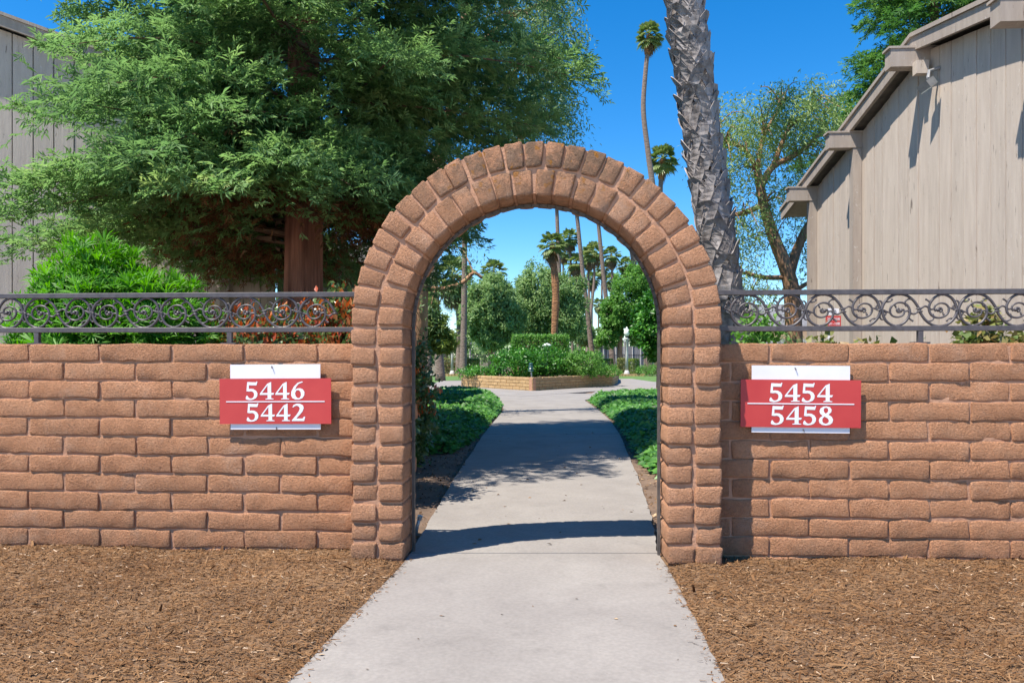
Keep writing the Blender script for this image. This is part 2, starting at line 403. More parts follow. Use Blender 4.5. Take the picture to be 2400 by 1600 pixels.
def slab(rows, y0gap=0.0, y1gap=0.0, top=.004):
    L = [Vector(r[0]) for r in rows]; R = [Vector(r[1]) for r in rows]
    L[0].y += y0gap; R[0].y += y0gap; L[-1].y -= y1gap; R[-1].y -= y1gap
    # refine and roughen the edges a little
    Lr, Rr = [], []
    for i in range(len(L) - 1):
        for k in range(6):
            t = k / 6; a = L[i].lerp(L[i + 1], t); b = R[i].lerp(R[i + 1], t)
            j = Vector((mnoise.noise(a * 9) * .012, 0, 0)); j2 = Vector((mnoise.noise(b * 9) * .012, 0, 0)); Lr.append(a + j); Rr.append(b + j2)
    Lr.append(L[-1]); Rr.append(R[-1]); n = len(Lr); V = []
    for a, b in zip(Lr, Rr): V += [(a.x, a.y, -.08), (a.x, a.y, top), (b.x, b.y, top), (b.x, b.y, -.08)]
    F = []
    for i in range(n - 1):
        for j in range(3): F.append((i * 4 + j, i * 4 + 4 + j, i * 4 + 5 + j, i * 4 + 1 + j)[::-1])
    F += [(0, 1, 2, 3), tuple(range(4 * n - 1, 4 * n - 5, -1))]
    MB().add(V, F).build('slab', M_CONC, path)
slab(PATH[0:6], 0, .006); slab(PATH[5:12], .006, .012); slab(PATH[11:16], .012, 0, .003)
a, b = PATH[11]
MB().box(((a.x + b.x) / 2, a.y, -.03), (b.x - a.x - .02, .022, .062)).build('joint_strip', simple('joint_wood', (.38, .27, .12), (.5, .38, .2), 20, .8), path)

# mulch in front of the wall
def mulch_z(x, y):
    p = Vector((x, y, 0)); z = .012 + .022 * mnoise.noise(p * 1.3) + .012 * mnoise.noise(p * 5)
    dd = PATH_EDGE(x, y)
    return -.035 if dd < -.03 else z * min(1, max(0, dd / .12)) - .008 * (1 - min(1, max(0, dd / .1)))
_fl = sorted([(p[0].y, p[0].x, p[1].x) for p in PATH])
_fy = np.array([f[0] for f in _fl]); _fa = np.array([f[1] for f in _fl]); _fb = np.array([f[2] for f in _fl])
def PATH_EDGE(x, y):   # signed distance outside the path (x only)
    xa = np.interp(y, _fy, _fa); xb = np.interp(y, _fy, _fb)
    return max(xa - x, x - xb)
struct('mulch_bed', height_grid('mulch_bed', -7, 7, -2.62, .06, 220, 90, mulch_z, M_MULCH))
def soil_z(x, y):
    p = Vector((x, y, 3)); dd = PATH_EDGE(x, y) if y < 20 else 1
    z = -.012 + .02 * mnoise.noise(p * 1.1) + .008 * mnoise.noise(p * 6)
    return -.04 if dd < -.03 else z * min(1, max(0, dd / .2)) - .02 * (1 - min(1, max(0, dd / .2)))
struct('garden_bed', height_grid('garden_bed', -9, 9, .06, 26.0, 120, 150, soil_z, M_SOIL))

mb = MB(); mb.add([(-40, -45, -.012), (40, -45, -.012), (40, -2.46, -.012), (-40, -2.46, -.012)], [(0, 1, 2, 3)])
struct('pavement', mb.mesh('pavement', concrete('pale_pavement', (.46, .43, .40), (.54, .51, .475))))
# wood chips
n = 360000
P = np.stack([-4.9 + RNG.random(n) * 9.2, -2.45 + RNG.random(n) * 2.47], -1)
de = np.maximum(np.interp(P[:, 1], _fy, _fa) - P[:, 0], P[:, 0] - np.interp(P[:, 1], _fy, _fb))
arch_x = -0.105
keep = (de > -.07 * RNG.random(n) ** 8) & ~((np.abs(P[:, 0] - arch_x) < .97) & (P[:, 1] > -.13))
fy = (P[:, 1] + DIST); vis = np.abs(P[:, 0] + .056 * fy) < fy * .72 + 1.3
keep &= vis
P = P[keep]; n = len(P)
zz = np.array([max(mulch_z(a, b), .004 if PATH_EDGE(a, b) < .012 else -1) for a, b in P])
pos = np.column_stack([P, zz + .002 + .006 * RNG.random(n)])
d = np.column_stack([RNG.normal(size=n), RNG.normal(size=n) * .55, RNG.normal(size=n) * .16])
nr = np.column_stack([RNG.normal(size=n) * .35, RNG.normal(size=n) * .35, np.ones(n)])
big = np.array([.45 + .55 * mnoise.noise(Vector((a * 1.7, b * 2.6, 5))) for a, b in P])
tint = np.clip(.36 + .28 * (big - .45) + RNG.normal(size=n) * .14, 0, 1)
pale = RNG.random(n) < .016; tint[pale] = .8 + .2 * RNG.random(pale.sum())
CHIP = (np.array([(0, -.075, 0), (1, -.10, .03), (.95, .05, 0), (.05, .11, .02)]), np.array([(0, 1, 2), (0, 2, 3)]))
sz = .009 + .019 * RNG.random(n) ** 2; sz[pale] *= 1.1
tw = RNG.random(n) < .005; sz[tw] = .035 + .035 * RNG.random(tw.sum()); tint[tw] = .5 * RNG.random(tw.sum())
tag(leaves_obj('wood_chips', L_CHIP, None, pos, d, nr, sz, tint, CHIP), 'brown shredded wood mulch spread in front of the brick wall', 'mulch', kind='stuff')

# leaf litter on the soil beyond the arch
n = 12000
P = np.stack([-1.9 + RNG.random(n) * 3.4, -1.8 + RNG.random(n) * 8.7], -1)
de = np.maximum(np.interp(P[:, 1], _fy, _fa) - P[:, 0], P[:, 0] - np.interp(P[:, 1], _fy, _fb))
P = P[((de > -.01) & (P[:, 1] > .35) | (RNG.random(n) < .012)) & (de < .9)]; n = len(P)
pos = np.column_stack([P, np.maximum(np.array([soil_z(a, b) for a, b in P]) + .006, np.array([.007 if PATH_EDGE(a, b) < .01 else -1 for a, b in P]))])
tag(leaves_obj('leaf_litter', L_LITTER, None, pos, np.column_stack([RNG.normal(size=(n, 2)), RNG.normal(size=n) * .2]), np.column_stack([RNG.normal(size=(n, 2)) * .4, np.ones(n)]),
    .012 + .03 * RNG.random(n) ** 2, RNG.random(n) ** 1.4, KITE), 'dry fallen leaves scattered on the soil beside the path', 'leaf litter', kind='stuff')

# ============================================================ BRICK WALLS AND ARCH
def brick_mesh(name, L, D, H, r, mat, seed, amp=.004, wedge=None, nx=6):
    def ax(h, n):
        inner = list(np.linspace(-h + r, h - r, n + 1)); return np.array([-h, -h + r * .35] + inner + [h - r * .35, h])
    hx, hy, hz = L / 2, D / 2, H / 2
    ax_x, ax_y, ax_z = ax(hx, nx), ax(hy, 2), ax(hz, 2)
    V = {}; verts = []; faces = []
    def vid(i, j, k):
        key = (i, j, k)
        if key not in V:
            p = Vector((ax_x[i], ax_y[j], ax_z[k]))
            q = Vector((max(-hx + r, min(hx - r, p.x)), max(-hy + r, min(hy - r, p.y)), max(-hz + r, min(hz - r, p.z))))
            dd = p - q
            if dd.length > 1e-6: p = q + dd.normalized() * r
            s = Vector((seed * 3.7, seed * 1.3, 0))
            w = Vector((mnoise.noise(p * 14 + s), mnoise.noise(p * 14 + s + Vector((9, 0, 0))), mnoise.noise(p * 14 + s + Vector((0, 9, 0)))))
            w2 = Vector((mnoise.noise(p * 38 + s), mnoise.noise(p * 38 + s + Vector((5, 0, 0))), mnoise.noise(p * 38 + s + Vector((0, 5, 0)))))
            p = p + w * amp * 1.3 + w2 * amp * .6
            if p.y < 0: p.y -= .0015 * (1 - (p.x / hx) ** 4) * (1 - (p.z / hz) ** 2)
            if wedge: p.x *= 1 + p.z / wedge
            V[key] = len(verts); verts.append(p)
        return V[key]
    nxx, nyy, nzz = len(ax_x) - 1, len(ax_y) - 1, len(ax_z) - 1
    for i in range(nxx):
        for k in range(nzz):
            faces.append((vid(i, 0, k), vid(i + 1, 0, k), vid(i + 1, 0, k + 1), vid(i, 0, k + 1)))
            faces.append((vid(i, nyy, k), vid(i, nyy, k + 1), vid(i + 1, nyy, k + 1), vid(i + 1, nyy, k)))
    for i in range(nxx):
        for j in range(nyy):
            faces.append((vid(i, j, nzz), vid(i + 1, j, nzz), vid(i + 1, j + 1, nzz), vid(i, j + 1, nzz)))
            faces.append((vid(i, j, 0), vid(i, j + 1, 0), vid(i + 1, j + 1, 0), vid(i + 1, j, 0)))
    for j in range(nyy):
        for k in range(nzz):
            faces.append((vid(0, j, k), vid(0, j, k + 1), vid(0, j + 1, k + 1), vid(0, j + 1, k)))
            faces.append((vid(nxx, j, k), vid(nxx, j + 1, k), vid(nxx, j + 1, k + 1), vid(nxx, j, k + 1)))
    me = bpy.data.meshes.new(name); me.from_pydata(verts, [], faces); me.materials.append(mat); me.shade_smooth(); return me

PITCH_X, PITCH_Z, WALL_TOP = .406, .1016, 1.132
WALL_T = .15
R_OUT, R_IN, SPRING, A_Y0, A_D = .950, .672, 1.212, -.165, .365
A_L, A_R = arch_x - R_OUT, arch_x + R_OUT
full = [brick_mesh('brick', .3975, WALL_T, .094, .0085, M_BRICK, i, .0055, nx=10) for i in range(9)]
halves = {}
def short_brick(L):
    key = round(L / .04) * .04
    if key not in halves: halves[key] = [brick_mesh('brick', max(.03, key - .008), WALL_T, .094, .0085, M_BRICK, 40 + i + key * 10, .005, nx=4) for i in range(3)]
    return random.choice(halves[key]), key
def make_wall(name, label, xa, xb, joint_even, joint_odd):
    t = thing(name, label, 'brick wall', ((xa + xb) / 2, WALL_T / 2, 0))
    MB().box(((xa + xb) / 2, WALL_T / 2, (WALL_TOP - .016) / 2 - .06), (xb - xa, WALL_T - .016, WALL_TOP - .016 + .12)).build('mortar', M_MORTAR, t)
    for row in range(12):
        zc = WALL_TOP - PITCH_Z * (row + .5)
        j0 = joint_even if row % 2 == 0 else joint_odd
        k = math.floor((xa - j0) / PITCH_X); x = j0 + k * PITCH_X
        while x < xb - .02:
            a, b = max(x, xa), min(x + PITCH_X, xb)
            if b - a > .05:
                j = (random.uniform(-.004, .004) if a > xa else 0)
                if b - a > PITCH_X - .005: me, L = random.choice(full), PITCH_X
                else: me, L = short_brick(b - a)
                o = link('brick', me, t)
                sx = (b - a - .008) / (max(.03, L - .008)) * random.uniform(.99, 1.004)
                o.location = ((a + b) / 2 + j, WALL_T / 2 + random.uniform(-.005, .004), zc + random.uniform(-.0025, .0025))
                o.rotation_euler = (random.uniform(-.012, .012), random.uniform(-.008, .008), random.uniform(-.008, .008) + (math.pi if False else 0))
                o.scale = (sx, 1, random.uniform(.975, 1.02))
            x += PITCH_X
    return t
jl = PY(67, 900, 0).x; jl2 = PY(138, 900, 0).x
make_wall('brick_wall', 'orange-tan slump brick wall in front of the redwood and photinia', -4.9, A_L + .03, jl, jl + PITCH_X / 2)
jr = PY(1600 + 875 * .4464, 820, 0).x
make_wall('brick_wall', 'orange-tan slump brick wall beside the big palm, crossed by the arch pier shadow', A_R - .03, 4.3, jr, jr + PITCH_X / 2)

arch = thing('brick_arch', 'tan slump brick archway of two block rings over the path', 'archway', (arch_x, A_Y0 + A_D / 2, 0))
BW = .133
pier_blocks = [brick_mesh('brick', BW, A_D, .091, .014, M_PIER, 70 + i, .005, nx=2) for i in range(8)]
# mortar core
mb = MB(); ins = .012
def ring_pts(R, z0=-.1):
    pts = [(arch_x - R, z0)] + [(arch_x - R * math.cos(a), SPRING + R * math.sin(a)) for a in np.linspace(0, math.pi, 49)] + [(arch_x + R, z0)]
    return pts
Ro, Ri = ring_pts(R_OUT - ins), ring_pts(R_IN + ins); n = len(Ro); V = []; Fc = []
for (xo, zo), (xi, zi) in zip(Ro, Ri):
    for y in (A_Y0 + .012, A_Y0 + A_D - .012): V += [(xo, y, zo), (xi, y, zi)]
for i in range(n - 1):
    q = i * 4; w = q + 4
    Fc += [(q, q + 1, w + 1, w), (q + 2, w + 2, w + 3, q + 3), (q, w, w + 2, q + 2), (q + 1, q + 3, w + 3, w + 1)]
mb.add(V, Fc).build('mortar', M_MORTAR, arch)
nz = int(SPRING / PITCH_Z + .5); pz = SPRING / 12.0
for side in (-1, 1):
    for ring, R in ((0, R_OUT - BW / 2 - .001), (1, R_IN + BW / 2 + .001)):
        for k in range(-1, 12):
            o = link('brick', random.choice(pier_blocks), arch)
            o.location = (arch_x + side * R + random.uniform(-.004, .004), A_Y0 + A_D / 2 + random.uniform(-.006, .006), (k + .5) * pz + random.uniform(-.003, .003))
            o.rotation_euler = (random.uniform(-.01, .01), random.uniform(-.03, .03), random.uniform(-.025, .025))
            o.scale = (random.uniform(.97, 1.03), 1, random.uniform(.96, 1.01))
for R, cnt, sd in ((R_OUT - BW / 2 - .001, 27, 90), (R_IN + BW / 2 + .001, 22, 110)):
    step = math.pi / cnt; wmid = R * step
    vs = [brick_mesh('brick', wmid - .011, A_D, BW, .013, M_PIER, sd + i, .005, wedge=R, nx=2) for i in range(7)]
    for k in range(cnt):
        a = (k + .5) * step + random.uniform(-.006, .006)
        o = link('brick', random.choice(vs), arch)
        o.location = (arch_x - R * math.cos(a), A_Y0 + A_D / 2 + random.uniform(-.006, .006), SPRING + R * math.sin(a))
        o.rotation_euler = (random.uniform(-.01, .01), a - math.pi / 2 + random.uniform(-.02, .02), random.uniform(-.012, .012))
        o.scale = (random.uniform(.96, 1.02), 1, random.uniform(.98, 1.02))
# iron band lying on the inner faces
rb = R_IN - .012; yb = A_Y0 + .21
pts = [(arch_x - rb, yb, -.02), (arch_x - rb, yb, .6), (arch_x - rb, yb, SPRING)] + [(arch_x - rb * math.cos(a), yb, SPRING + rb * math.sin(a)) for a in np.linspace(.05, math.pi - .05, 48)] + [(arch_x + rb, yb, SPRING), (arch_x + rb, yb, .6), (arch_x + rb, yb, -.02)]
mb = MB()
for i in range(len(pts) - 1):
    p, q = Vector(pts[i]), Vector(pts[i + 1]); mb.bar(p, q + (q - p).normalized() * .004, .026, .014, up=(Vector((arch_x, yb, SPRING if p.z >= SPRING - .01 else p.z)) - p))
mb.build('iron_band', M_BAND, arch)

# ============================================================ RAILINGS
RY = WALL_T / 2 + .005
Z_B, Z_T = 1.209, 1.402
U = 1 / (6.533 * 432.0)
def smooth_path(pts, k=6):
    P = [Vector(p) for p in pts]; out = []
    for i in range(len(P) - 1):
        p0, p1, p2, p3 = P[max(i - 1, 0)], P[i], P[i + 1], P[min(i + 2, len(P) - 1)]
        for j in range(k):
            t = j / k; out.append(.5 * ((2 * p1) + (p2 - p0) * t + (2 * p0 - 5 * p1 + 4 * p2 - p3) * t * t + (3 * p1 - p0 - 3 * p2 + p3) * t ** 3))
    out.append(P[-1]); return out
def scroll_mesh():
    mb = MB(); Hs = 1.05
    def run(pts, r0, r1=None, ball=0):
        pp = smooth_path([(x * U, 0, y * U * Hs) for x, y in pts]); n = len(pp); r1 = r1 or r0
        rr = [1.35 * (r0 + (r1 - r0) * i / (n - 1)) for i in range(n)]
        mb.tube(pp, rr, 6)
        if ball:
            e = pp[-1]; mb.lathe((e.x, 0, e.z - ball), [(ball * .3, 0), (ball * .8, ball * .4), (ball, ball), (ball * .8, ball * 1.6), (ball * .3, ball * 2)], 7)
    run([(-275, -20), (-255, 60), (-205, 140), (-120, 205), (-10, 228), (100, 205), (195, 135), (262, 40), (300, -30)], .0058, .0052)
    run([(-262, 10), (-250, -60), (-215, -140), (-150, -195), (-60, -222), (40, -190), (112, -115), (140, -30), (118, 50), (60, 98), (-30, 108), (-118, 62), (-150, -15), (-110, -80), (-30, -98), (40, -70), (62, -20), (40, 18)], .0058, .0036)
    run([(225, 95), (190, 140), (140, 158), (90, 140), (66, 96), (84, 64)], .0042, .003, .006)
    run([(-20, 30), (-46, 8), (-34, -24), (0, -26), (10, -4)], .0045, .005, .011)
    run([(-262, 0), (-200, -18), (-170, -30), (-140, -10)], .004, .003, .005)
    run([(-268, 30), (-262, 90), (-285, 130), (-318, 128), (-322, 105)], .004, .003, .007)
    run([(-270, 0), (-320, 12), (-352, 40), (-340, 62)], .004, .003, .006)
    run([(-215, 125), (-180, 118), (-140, 128), (-120, 150)], .0038, .003, .006)
    run([(118, -105), (150, -132), (180, -150)], .004, .003, .006)
    run([(60, -20), (110, -10), (150, -40), (200, -55), (250, -30), (300, -20)], .0042, .004)
    run([(-60, 30), (-70, 60)], .003, .003, .006)
    for x, y in ((-10, 232), (-60, -226)):
        mb.lathe((x * U, 0, y * U * Hs - .009), [(.004, 0), (.0085, .003), (.009, .009), (.0085, .015), (.004, .018)], 8)
    mb.box((-262 * U, 0, 0), (.028, .014, .006)); mb.box((285 * U, 0, -20 * U), (.028, .014, .006))
    return mb.mesh('scroll', M_IRON, True)
SCROLL = scroll_mesh()
def railing(label, xa, xb, posts, phase, dir_):
    t = thing('iron_railing', label, 'railing', ((xa + xb) / 2, RY, WALL_TOP))
    for nm, z in (('top_rail', Z_T), ('bottom_rail', Z_B)):
        me = MB().box(((xa + xb) / 2, RY, z), (xb - xa, .026, .027)).mesh(nm, M_IRON)
        bm = bmesh.new(); bm.from_mesh(me); bmesh.ops.bevel(bm, geom=list(bm.edges), offset=.002, segments=1, affect='EDGES'); bm.to_mesh(me); bm.free()
        link(nm, me, t)
    for px in posts:
        mb = MB().box((px, RY, (WALL_TOP - .005 + Z_B - .0138) / 2), (.026, .024, Z_B - .0138 - WALL_TOP + .005))
        mb.box((px, RY, WALL_TOP + .001), (.085, .05, .009)).build('post', M_IRON, t)
    half = .1975; k = 0; x = phase
    zc = (Z_B + Z_T) / 2
    rng = range(-30, 31)
    for k in rng:
        xc = phase + k * half
        if xc - .1 < xa + .005 or xc + .1 > xb - .005: continue
        o = link('scroll', SCROLL, t); o.location = (xc, RY, zc)
        o.rotation_euler = (0, math.pi if k % 2 else 0, 0)
phL = PY(88 + 450 * .1786 * 0 + 8, 750, RY).x; phR = PY(1680 + 485 / 6.533, 750, RY).x
railing('black iron scrollwork railing in front of the redwood and strap-leaved shrub', -4.9, A_L + .01, [PY(88, 790, RY).x, PY(539, 790, RY).x, PY(88, 790, RY).x - 1.08], phL, 1)
railing('black iron scrollwork railing between the big palm trunk and the floodlit gable side', A_R - .01, 4.3, [PY(2156, 790, RY).x, PY(2156, 790, RY).x + 1.1], phR, 1)

# ============================================================ NUMBER SIGNS
GL = {
 '5': (265, [[(30, 325), (195, 318), (205, 335), (222, 330), (202, 262), (60, 265), (60, 196), (95, 200), (145, 195), (195, 165), (222, 115), (216, 62), (186, 24), (136, 0), (76, -7), (26, 0), (0, 14), (5, 55), (25, 80), (44, 55), (62, 32), (95, 20), (132, 32), (155, 66), (157, 110), (141, 140), (105, 155), (60, 150), (15, 156)]]),
 '4': (290, [[(213, 325), (213, 123), (270, 123), (252, 88), (213, 87), (213, 25), (258, 16), (258, 4), (105, 4), (105, 16), (145, 25), (145, 87), (0, 87), (0, 110), (140, 292)], [(145, 123), (145, 262), (38, 123)]]),
 '6': (260, [[(226, 325), (203, 330), (125, 306), (55, 236), (8, 146), (3, 76), (28, 26), (83, 0), (153, 0), (213, 26), (248, 76), (253, 136), (223, 186), (173, 206), (125, 204), (80, 180), (103, 236), (143, 284), (226, 318)], [(105, 170), (150, 172), (182, 136), (188, 76), (163, 30), (128, 25), (93, 55), (76, 116)]]),
 '2': (262, [[(12, 260), (35, 300), (90, 322), (155, 320), (210, 290), (223, 240), (200, 180), (150, 120), (90, 60), (90, 50), (200, 50), (225, 85), (250, 85), (230, 4), (0, 4), (0, 20), (80, 110), (130, 180), (150, 230), (135, 265), (100, 285), (60, 278), (25, 252)]]),
 '8': (262, [[(125, -7), (60, 2), (15, 35), (3, 80), (20, 125), (70, 162), (28, 195), (14, 240), (32, 290), (80, 322), (135, 328), (195, 312), (222, 270), (215, 225), (168, 182), (225, 145), (248, 95), (235, 40), (190, 5)],
             [(120, 200), (92, 230), (85, 265), (98, 295), (128, 302), (158, 288), (165, 255), (152, 220)], [(100, 148), (68, 115), (62, 75), (78, 38), (122, 22), (165, 40), (178, 75), (160, 115)]]),
}
def glyph_text(mb, text, x0, z0, h, y, sp=0):
    k = h / 325.0; x = x0
    for ch in text:
        w, loops = GL[ch]
        lp = [[Vector((x + a * k, y, z0 + b * k)) for a, b in L] for L in loops]
        flat = [p for L in lp for p in L]
        tris = tessellate_polygon(lp)
        mb.add(flat, [t if (flat[t[1]] - flat[t[0]]).cross(flat[t[2]] - flat[t[0]]).y < 0 else t[::-1] for t in tris]); x += (w + sp) * k
def number_sign(label, red, white, line, rows, tilt, screws):
    """red, white: pixel boxes; rows: (text, px_left, py_base, height px)"""
    Yw = -.026; Yr = -.034
    c = PY((red[0] + red[2]) / 2, (red[1] + red[3]) / 2, Yr)
    t = thing('number_sign', label, 'sign', c)
    def q(px, py, Y): return PY(px, py, Y)
    def board(nm, bx, Y, th, mat, bow=0):
        a, b2 = q(bx[0], bx[1], Y), q(bx[2], bx[3], Y)
        W_, H_ = b2.x - a.x, a.z - b2.z; mb = MB(); N = 12; V = []
        for i in range(N + 1):
            x = -W_ / 2 + W_ * i / N; y = bow * ((2 * i / N - 1) ** 2)
            V += [(x, y, H_ / 2), (x, y, -H_ / 2), (x, y + th, -H_ / 2), (x, y + th, H_ / 2)]
        F = [(i * 4 + j, i * 4 + (j + 1) % 4, i * 4 + 4 + (j + 1) % 4, i * 4 + 4 + j) for i in range(N) for j in range(4)] + [(3, 2, 1, 0), (4 * N, 4 * N + 1, 4 * N + 2, 4 * N + 3)]
        cc = (a + b2) / 2
        o = mb.add(V, F).build(nm, mat, t); o.location = cc; o.rotation_euler = (0, tilt, 0); return o
    board('backing_board', white, Yw, .006, M_SIGN_W); fb = board('face_board', red, Yr, .004, M_SIGN_R)
    for text, px, pb, hp in rows:
        mb = MB(); a = q(px, pb, Yr - .001); h = (q(px, pb - hp, Yr).z - a.z)
        glyph_text(mb, text, 0, 0, h, 0); o = mb.build('numerals', M_TEXT, fb); o.location = a; o.rotation_euler = (0, tilt, 0)
    a, b2 = q(line[0], line[1], Yr - .001), q(line[2], line[3], Yr - .001)
    MB().box((a + b2) / 2, ((b2 - a).length, .0016, .0052), Matrix.Rotation(tilt, 3, 'Y')).build('divider_line', M_TEXT, fb)
    for px, py in screws:
        p = q(px, py, Yw)
        MB().tube([p, p + Vector((.002, -.006, -.004)), p + Vector((.004, -.009, -.012))], [.003, .003, .002], 6).build('nail', M_IRON, t)
s = .12755
number_sign('red and white sign reading 5446 over 5442 on the brick wall', (514.7, 886.5, 776, 993.7), (540, 853.5, 751, 1006.4), (530, 941.5, 761, 940),
            [('5446', 500 + 595 * s, 840 + 755 * s, 41.5), ('5442', 500 + 612 * s, 840 + 1152 * s, 41.5)], -.0065, [(637, 858), (648, 1001)])
s = .13605
number_sign('sign with numerals 5454 over 5458, partly shaded by the arch pier', (1736, 889.5, 2018, 1002), (1762, 856.5, 1992, 1014.5), (1752, 945, 2002, 947),
            [('5454', 1720 + 612 * s, 840 + 742 * s, 43.5), ('5458', 1720 + 636 * s, 840 + 1134 * s, 43.5)], .006, [(1863, 862), (1882, 1006)])
# small unit sign on a stake behind the railing
c = W(1953, 745, 7.6); t = thing('unit_sign', 'small red and white unit number sign on a stake behind the railing', 'sign', (c.x, c.y, 0))
sw = 35 / F_PX * 7.6
MB().box((c.x, c.y, c.z - .035), (sw, .004, 27 / F_PX * 7.6)).build('face_board', M_SIGN_R, t)
MB().box((c.x, c.y, c.z + .063), (sw * .75, .004, 15 / F_PX * 7.6)).build('top_board', M_SIGN_W, t)
MB().box((c.x - .04, c.y + .012, c.z / 2 - .02), (.018, .014, c.z - .0)).build('stake', M_SIGN_W, t)
def font_text(body, size, loc, mat, parent, name='lettering', rotz=0.0):
    cu = bpy.data.curves.new(name, 'FONT'); cu.body = body; cu.size = size; cu.align_x = 'CENTER'; cu.align_y = 'CENTER'
    tmp = bpy.data.objects.new('tmp', cu); COL.objects.link(tmp)
    dg = bpy.context.evaluated_depsgraph_get(); me = bpy.data.meshes.new_from_object(tmp.evaluated_get(dg)); bpy.data.objects.remove(tmp)
    me.materials.clear(); me.materials.append(mat); o = link(name, me, parent); o.location = loc; o.rotation_euler = (rad(90), 0, rotz); return o
font_text('202-208', .038, (c.x, c.y - .004, c.z - .012), M_TEXT, t); font_text('101-108', .038, (c.x, c.y - .004, c.z - .058), M_TEXT, t)
font_text('545', .042, (c.x, c.y - .004, c.z + .062), M_BLACK, t)
# short grey pipe stub beside the left pier
p = G(972, 1252); t = thing('pipe_stub', 'short grey pipe stub sticking up beside the path by the brick pier', 'pipe', p)
q = W(984, 1212, (p - CAM).dot(FWD))
MB().tube([p - Vector((0, 0, .03)), p.lerp(q, .5), q], .011, 10).build('pipe', M_GALV, t, True)
MB().tube([q - (q - p).normalized() * .012, q + (q - p).normalized() * .012], .016, 12).build('collar', M_GALV, t)

# ============================================================ BUILDINGS WITH BOARD SIDING
def gable_building(label, X, sg, yn, ya, yf, zl0, slope, bw, beams, posts, depth_x=9.0, eave=.55):
    """gable wall in the plane x = X whose outside faces sg*x; zl0 = fascia underside at the far corner yf"""
    t = thing('timber_building', label, 'building', (X - sg * 1.0, ya, 0))
    zl = lambda y: zl0 + slope * (min(yf - y, yf - ya) - max(0, (ya - y)))
    y = yn
    while y < yf - .01:
        y2 = min(y + bw, yf); a, b = y + .006, y2 - .006; j = random.uniform(-.005, .005)
        poly = [(X + sg * (.022 + j), a, -.05), (X + sg * (.022 + j), b, -.05), (X + sg * (.022 + j), b, zl(b))]
        if a < ya < b: poly.append((X + sg * (.022 + j), ya, zl(ya)))
        poly.append((X + sg * (.022 + j), a, zl(a)))
        MB().prism(poly, (-sg * .025, 0, 0)).build('siding_board', M_SIDE, t); y = y2
    c = [(X - sg * .004, yn, -.05), (X - sg * .004, yf, -.05), (X - sg * .004, yf, zl(yf)), (X - sg * .004, ya, zl(ya)), (X - sg * .004, yn, zl(yn))]
    MB().prism(c, (-sg * depth_x, 0, 0)).build('wall', M_TRIM, t)
    ov = .13; ye, y0 = yf + eave, yn - .3; th = .10
    def rz(y): return zl0 + slope * (yf - y) if y > ya else zl(ya) - slope * (ya - y)
    prof = [(y0, rz(y0)), (ya, rz(ya)), (ye, rz(ye))]
    V = []
    for x in (X + sg * ov, X - sg * depth_x):
        for yy, z in prof: V += [(x, yy, z + .05), (x, yy, z + .05 + th)]
    F = [(0, 2, 3, 1), (2, 4, 5, 3), (6, 7, 9, 8), (8, 9, 11, 10), (1, 3, 9, 7), (3, 5, 11, 9), (0, 6, 8, 2), (2, 8, 10, 4), (0, 1, 7, 6), (4, 10, 11, 5)]
    roof = MB().add(V, F).build('roof', M_ROOF, t)
    for (p, q) in (((y0, rz(y0)), (ya, rz(ya))), ((ya, rz(ya)), (ye, rz(ye)))):
        for nm, lo, hi, x0, x1 in (('fascia_board', 0, .125, ov, ov + .035), ('rake_trim', .127, .165, ov + .002, ov + .055)):
            poly = [(X + sg * x0, p[0], p[1] + lo), (X + sg * x0, q[0], q[1] + lo), (X + sg * x0, q[0], q[1] + hi), (X + sg * x0, p[0], p[1] + hi)]
            MB().prism(poly, (sg * (x1 - x0), 0, 0)).build(nm, M_TRIM, roof)
    # boards under the eave overhang
    k = 0; yy = yf + .02
    while yy < ye - .05:
        b = min(yy + .14, ye - .01)
        MB().prism([(X + sg * ov, yy, rz(yy) + .03), (X + sg * ov, b - .008, rz(b) + .03), (X + sg * ov, b - .008, rz(b) + .048), (X + sg * ov, yy, rz(yy) + .048)], (-sg * 4, 0, 0)).build('soffit_board', M_SIDE, roof); yy = b
    for yb in beams:
        z = rz(yb) + .004; w = .125
        mb = MB().box((X + sg * .12, yb, z - .085), (.52, w, .165)); bo = mb.build('beam', M_TRIM, t)
        MB().box((X + sg * .126, yb, z + .008), (.55, w + .02, .02)).build('beam_cap', M_TRIM, bo)
    for yb in posts:
        MB().box((X + sg * .07, yb, (rz(yb) - .165) / 2), (.095, .11, rz(yb) - .165)).build('post', M_TRIM, t)
    return t
XR = W(1912, 446, 10.1).x
yf = PX(1912, 446, XR).y; ya = PX(2180, 105, XR).y; ym = PX(2020, 315, XR).y
gable_building('beige board-sided building carrying a floodlight under its gable beam', XR, -1, .55, ya, yf, 3.27, .2, .2, [yf - .06, ym, ya, PX(2465, 60, XR).y], [yf - .06, ym], eave=1.0)
lb = gable_building('beige board-sided building partly hidden by the redwood and strap-leaved shrub', 0.0, 1, -4.6, -3.0, 3.1, 4.09, .27, .215, [3.05, -3.0], [3.05, 2.48])
LB_P0 = W(0, HOR, 9.0); LB_P0.z = 0; LB_A = rad(-67)
lb.location = LB_P0 + Matrix.Rotation(LB_A, 3, 'Z') @ lb.location; lb.rotation_euler = (0, 0, LB_A)
LB_N = Vector((math.cos(LB_A), math.sin(LB_A), 0)); LB_T = Vector((-LB_N.y, LB_N.x, 0))
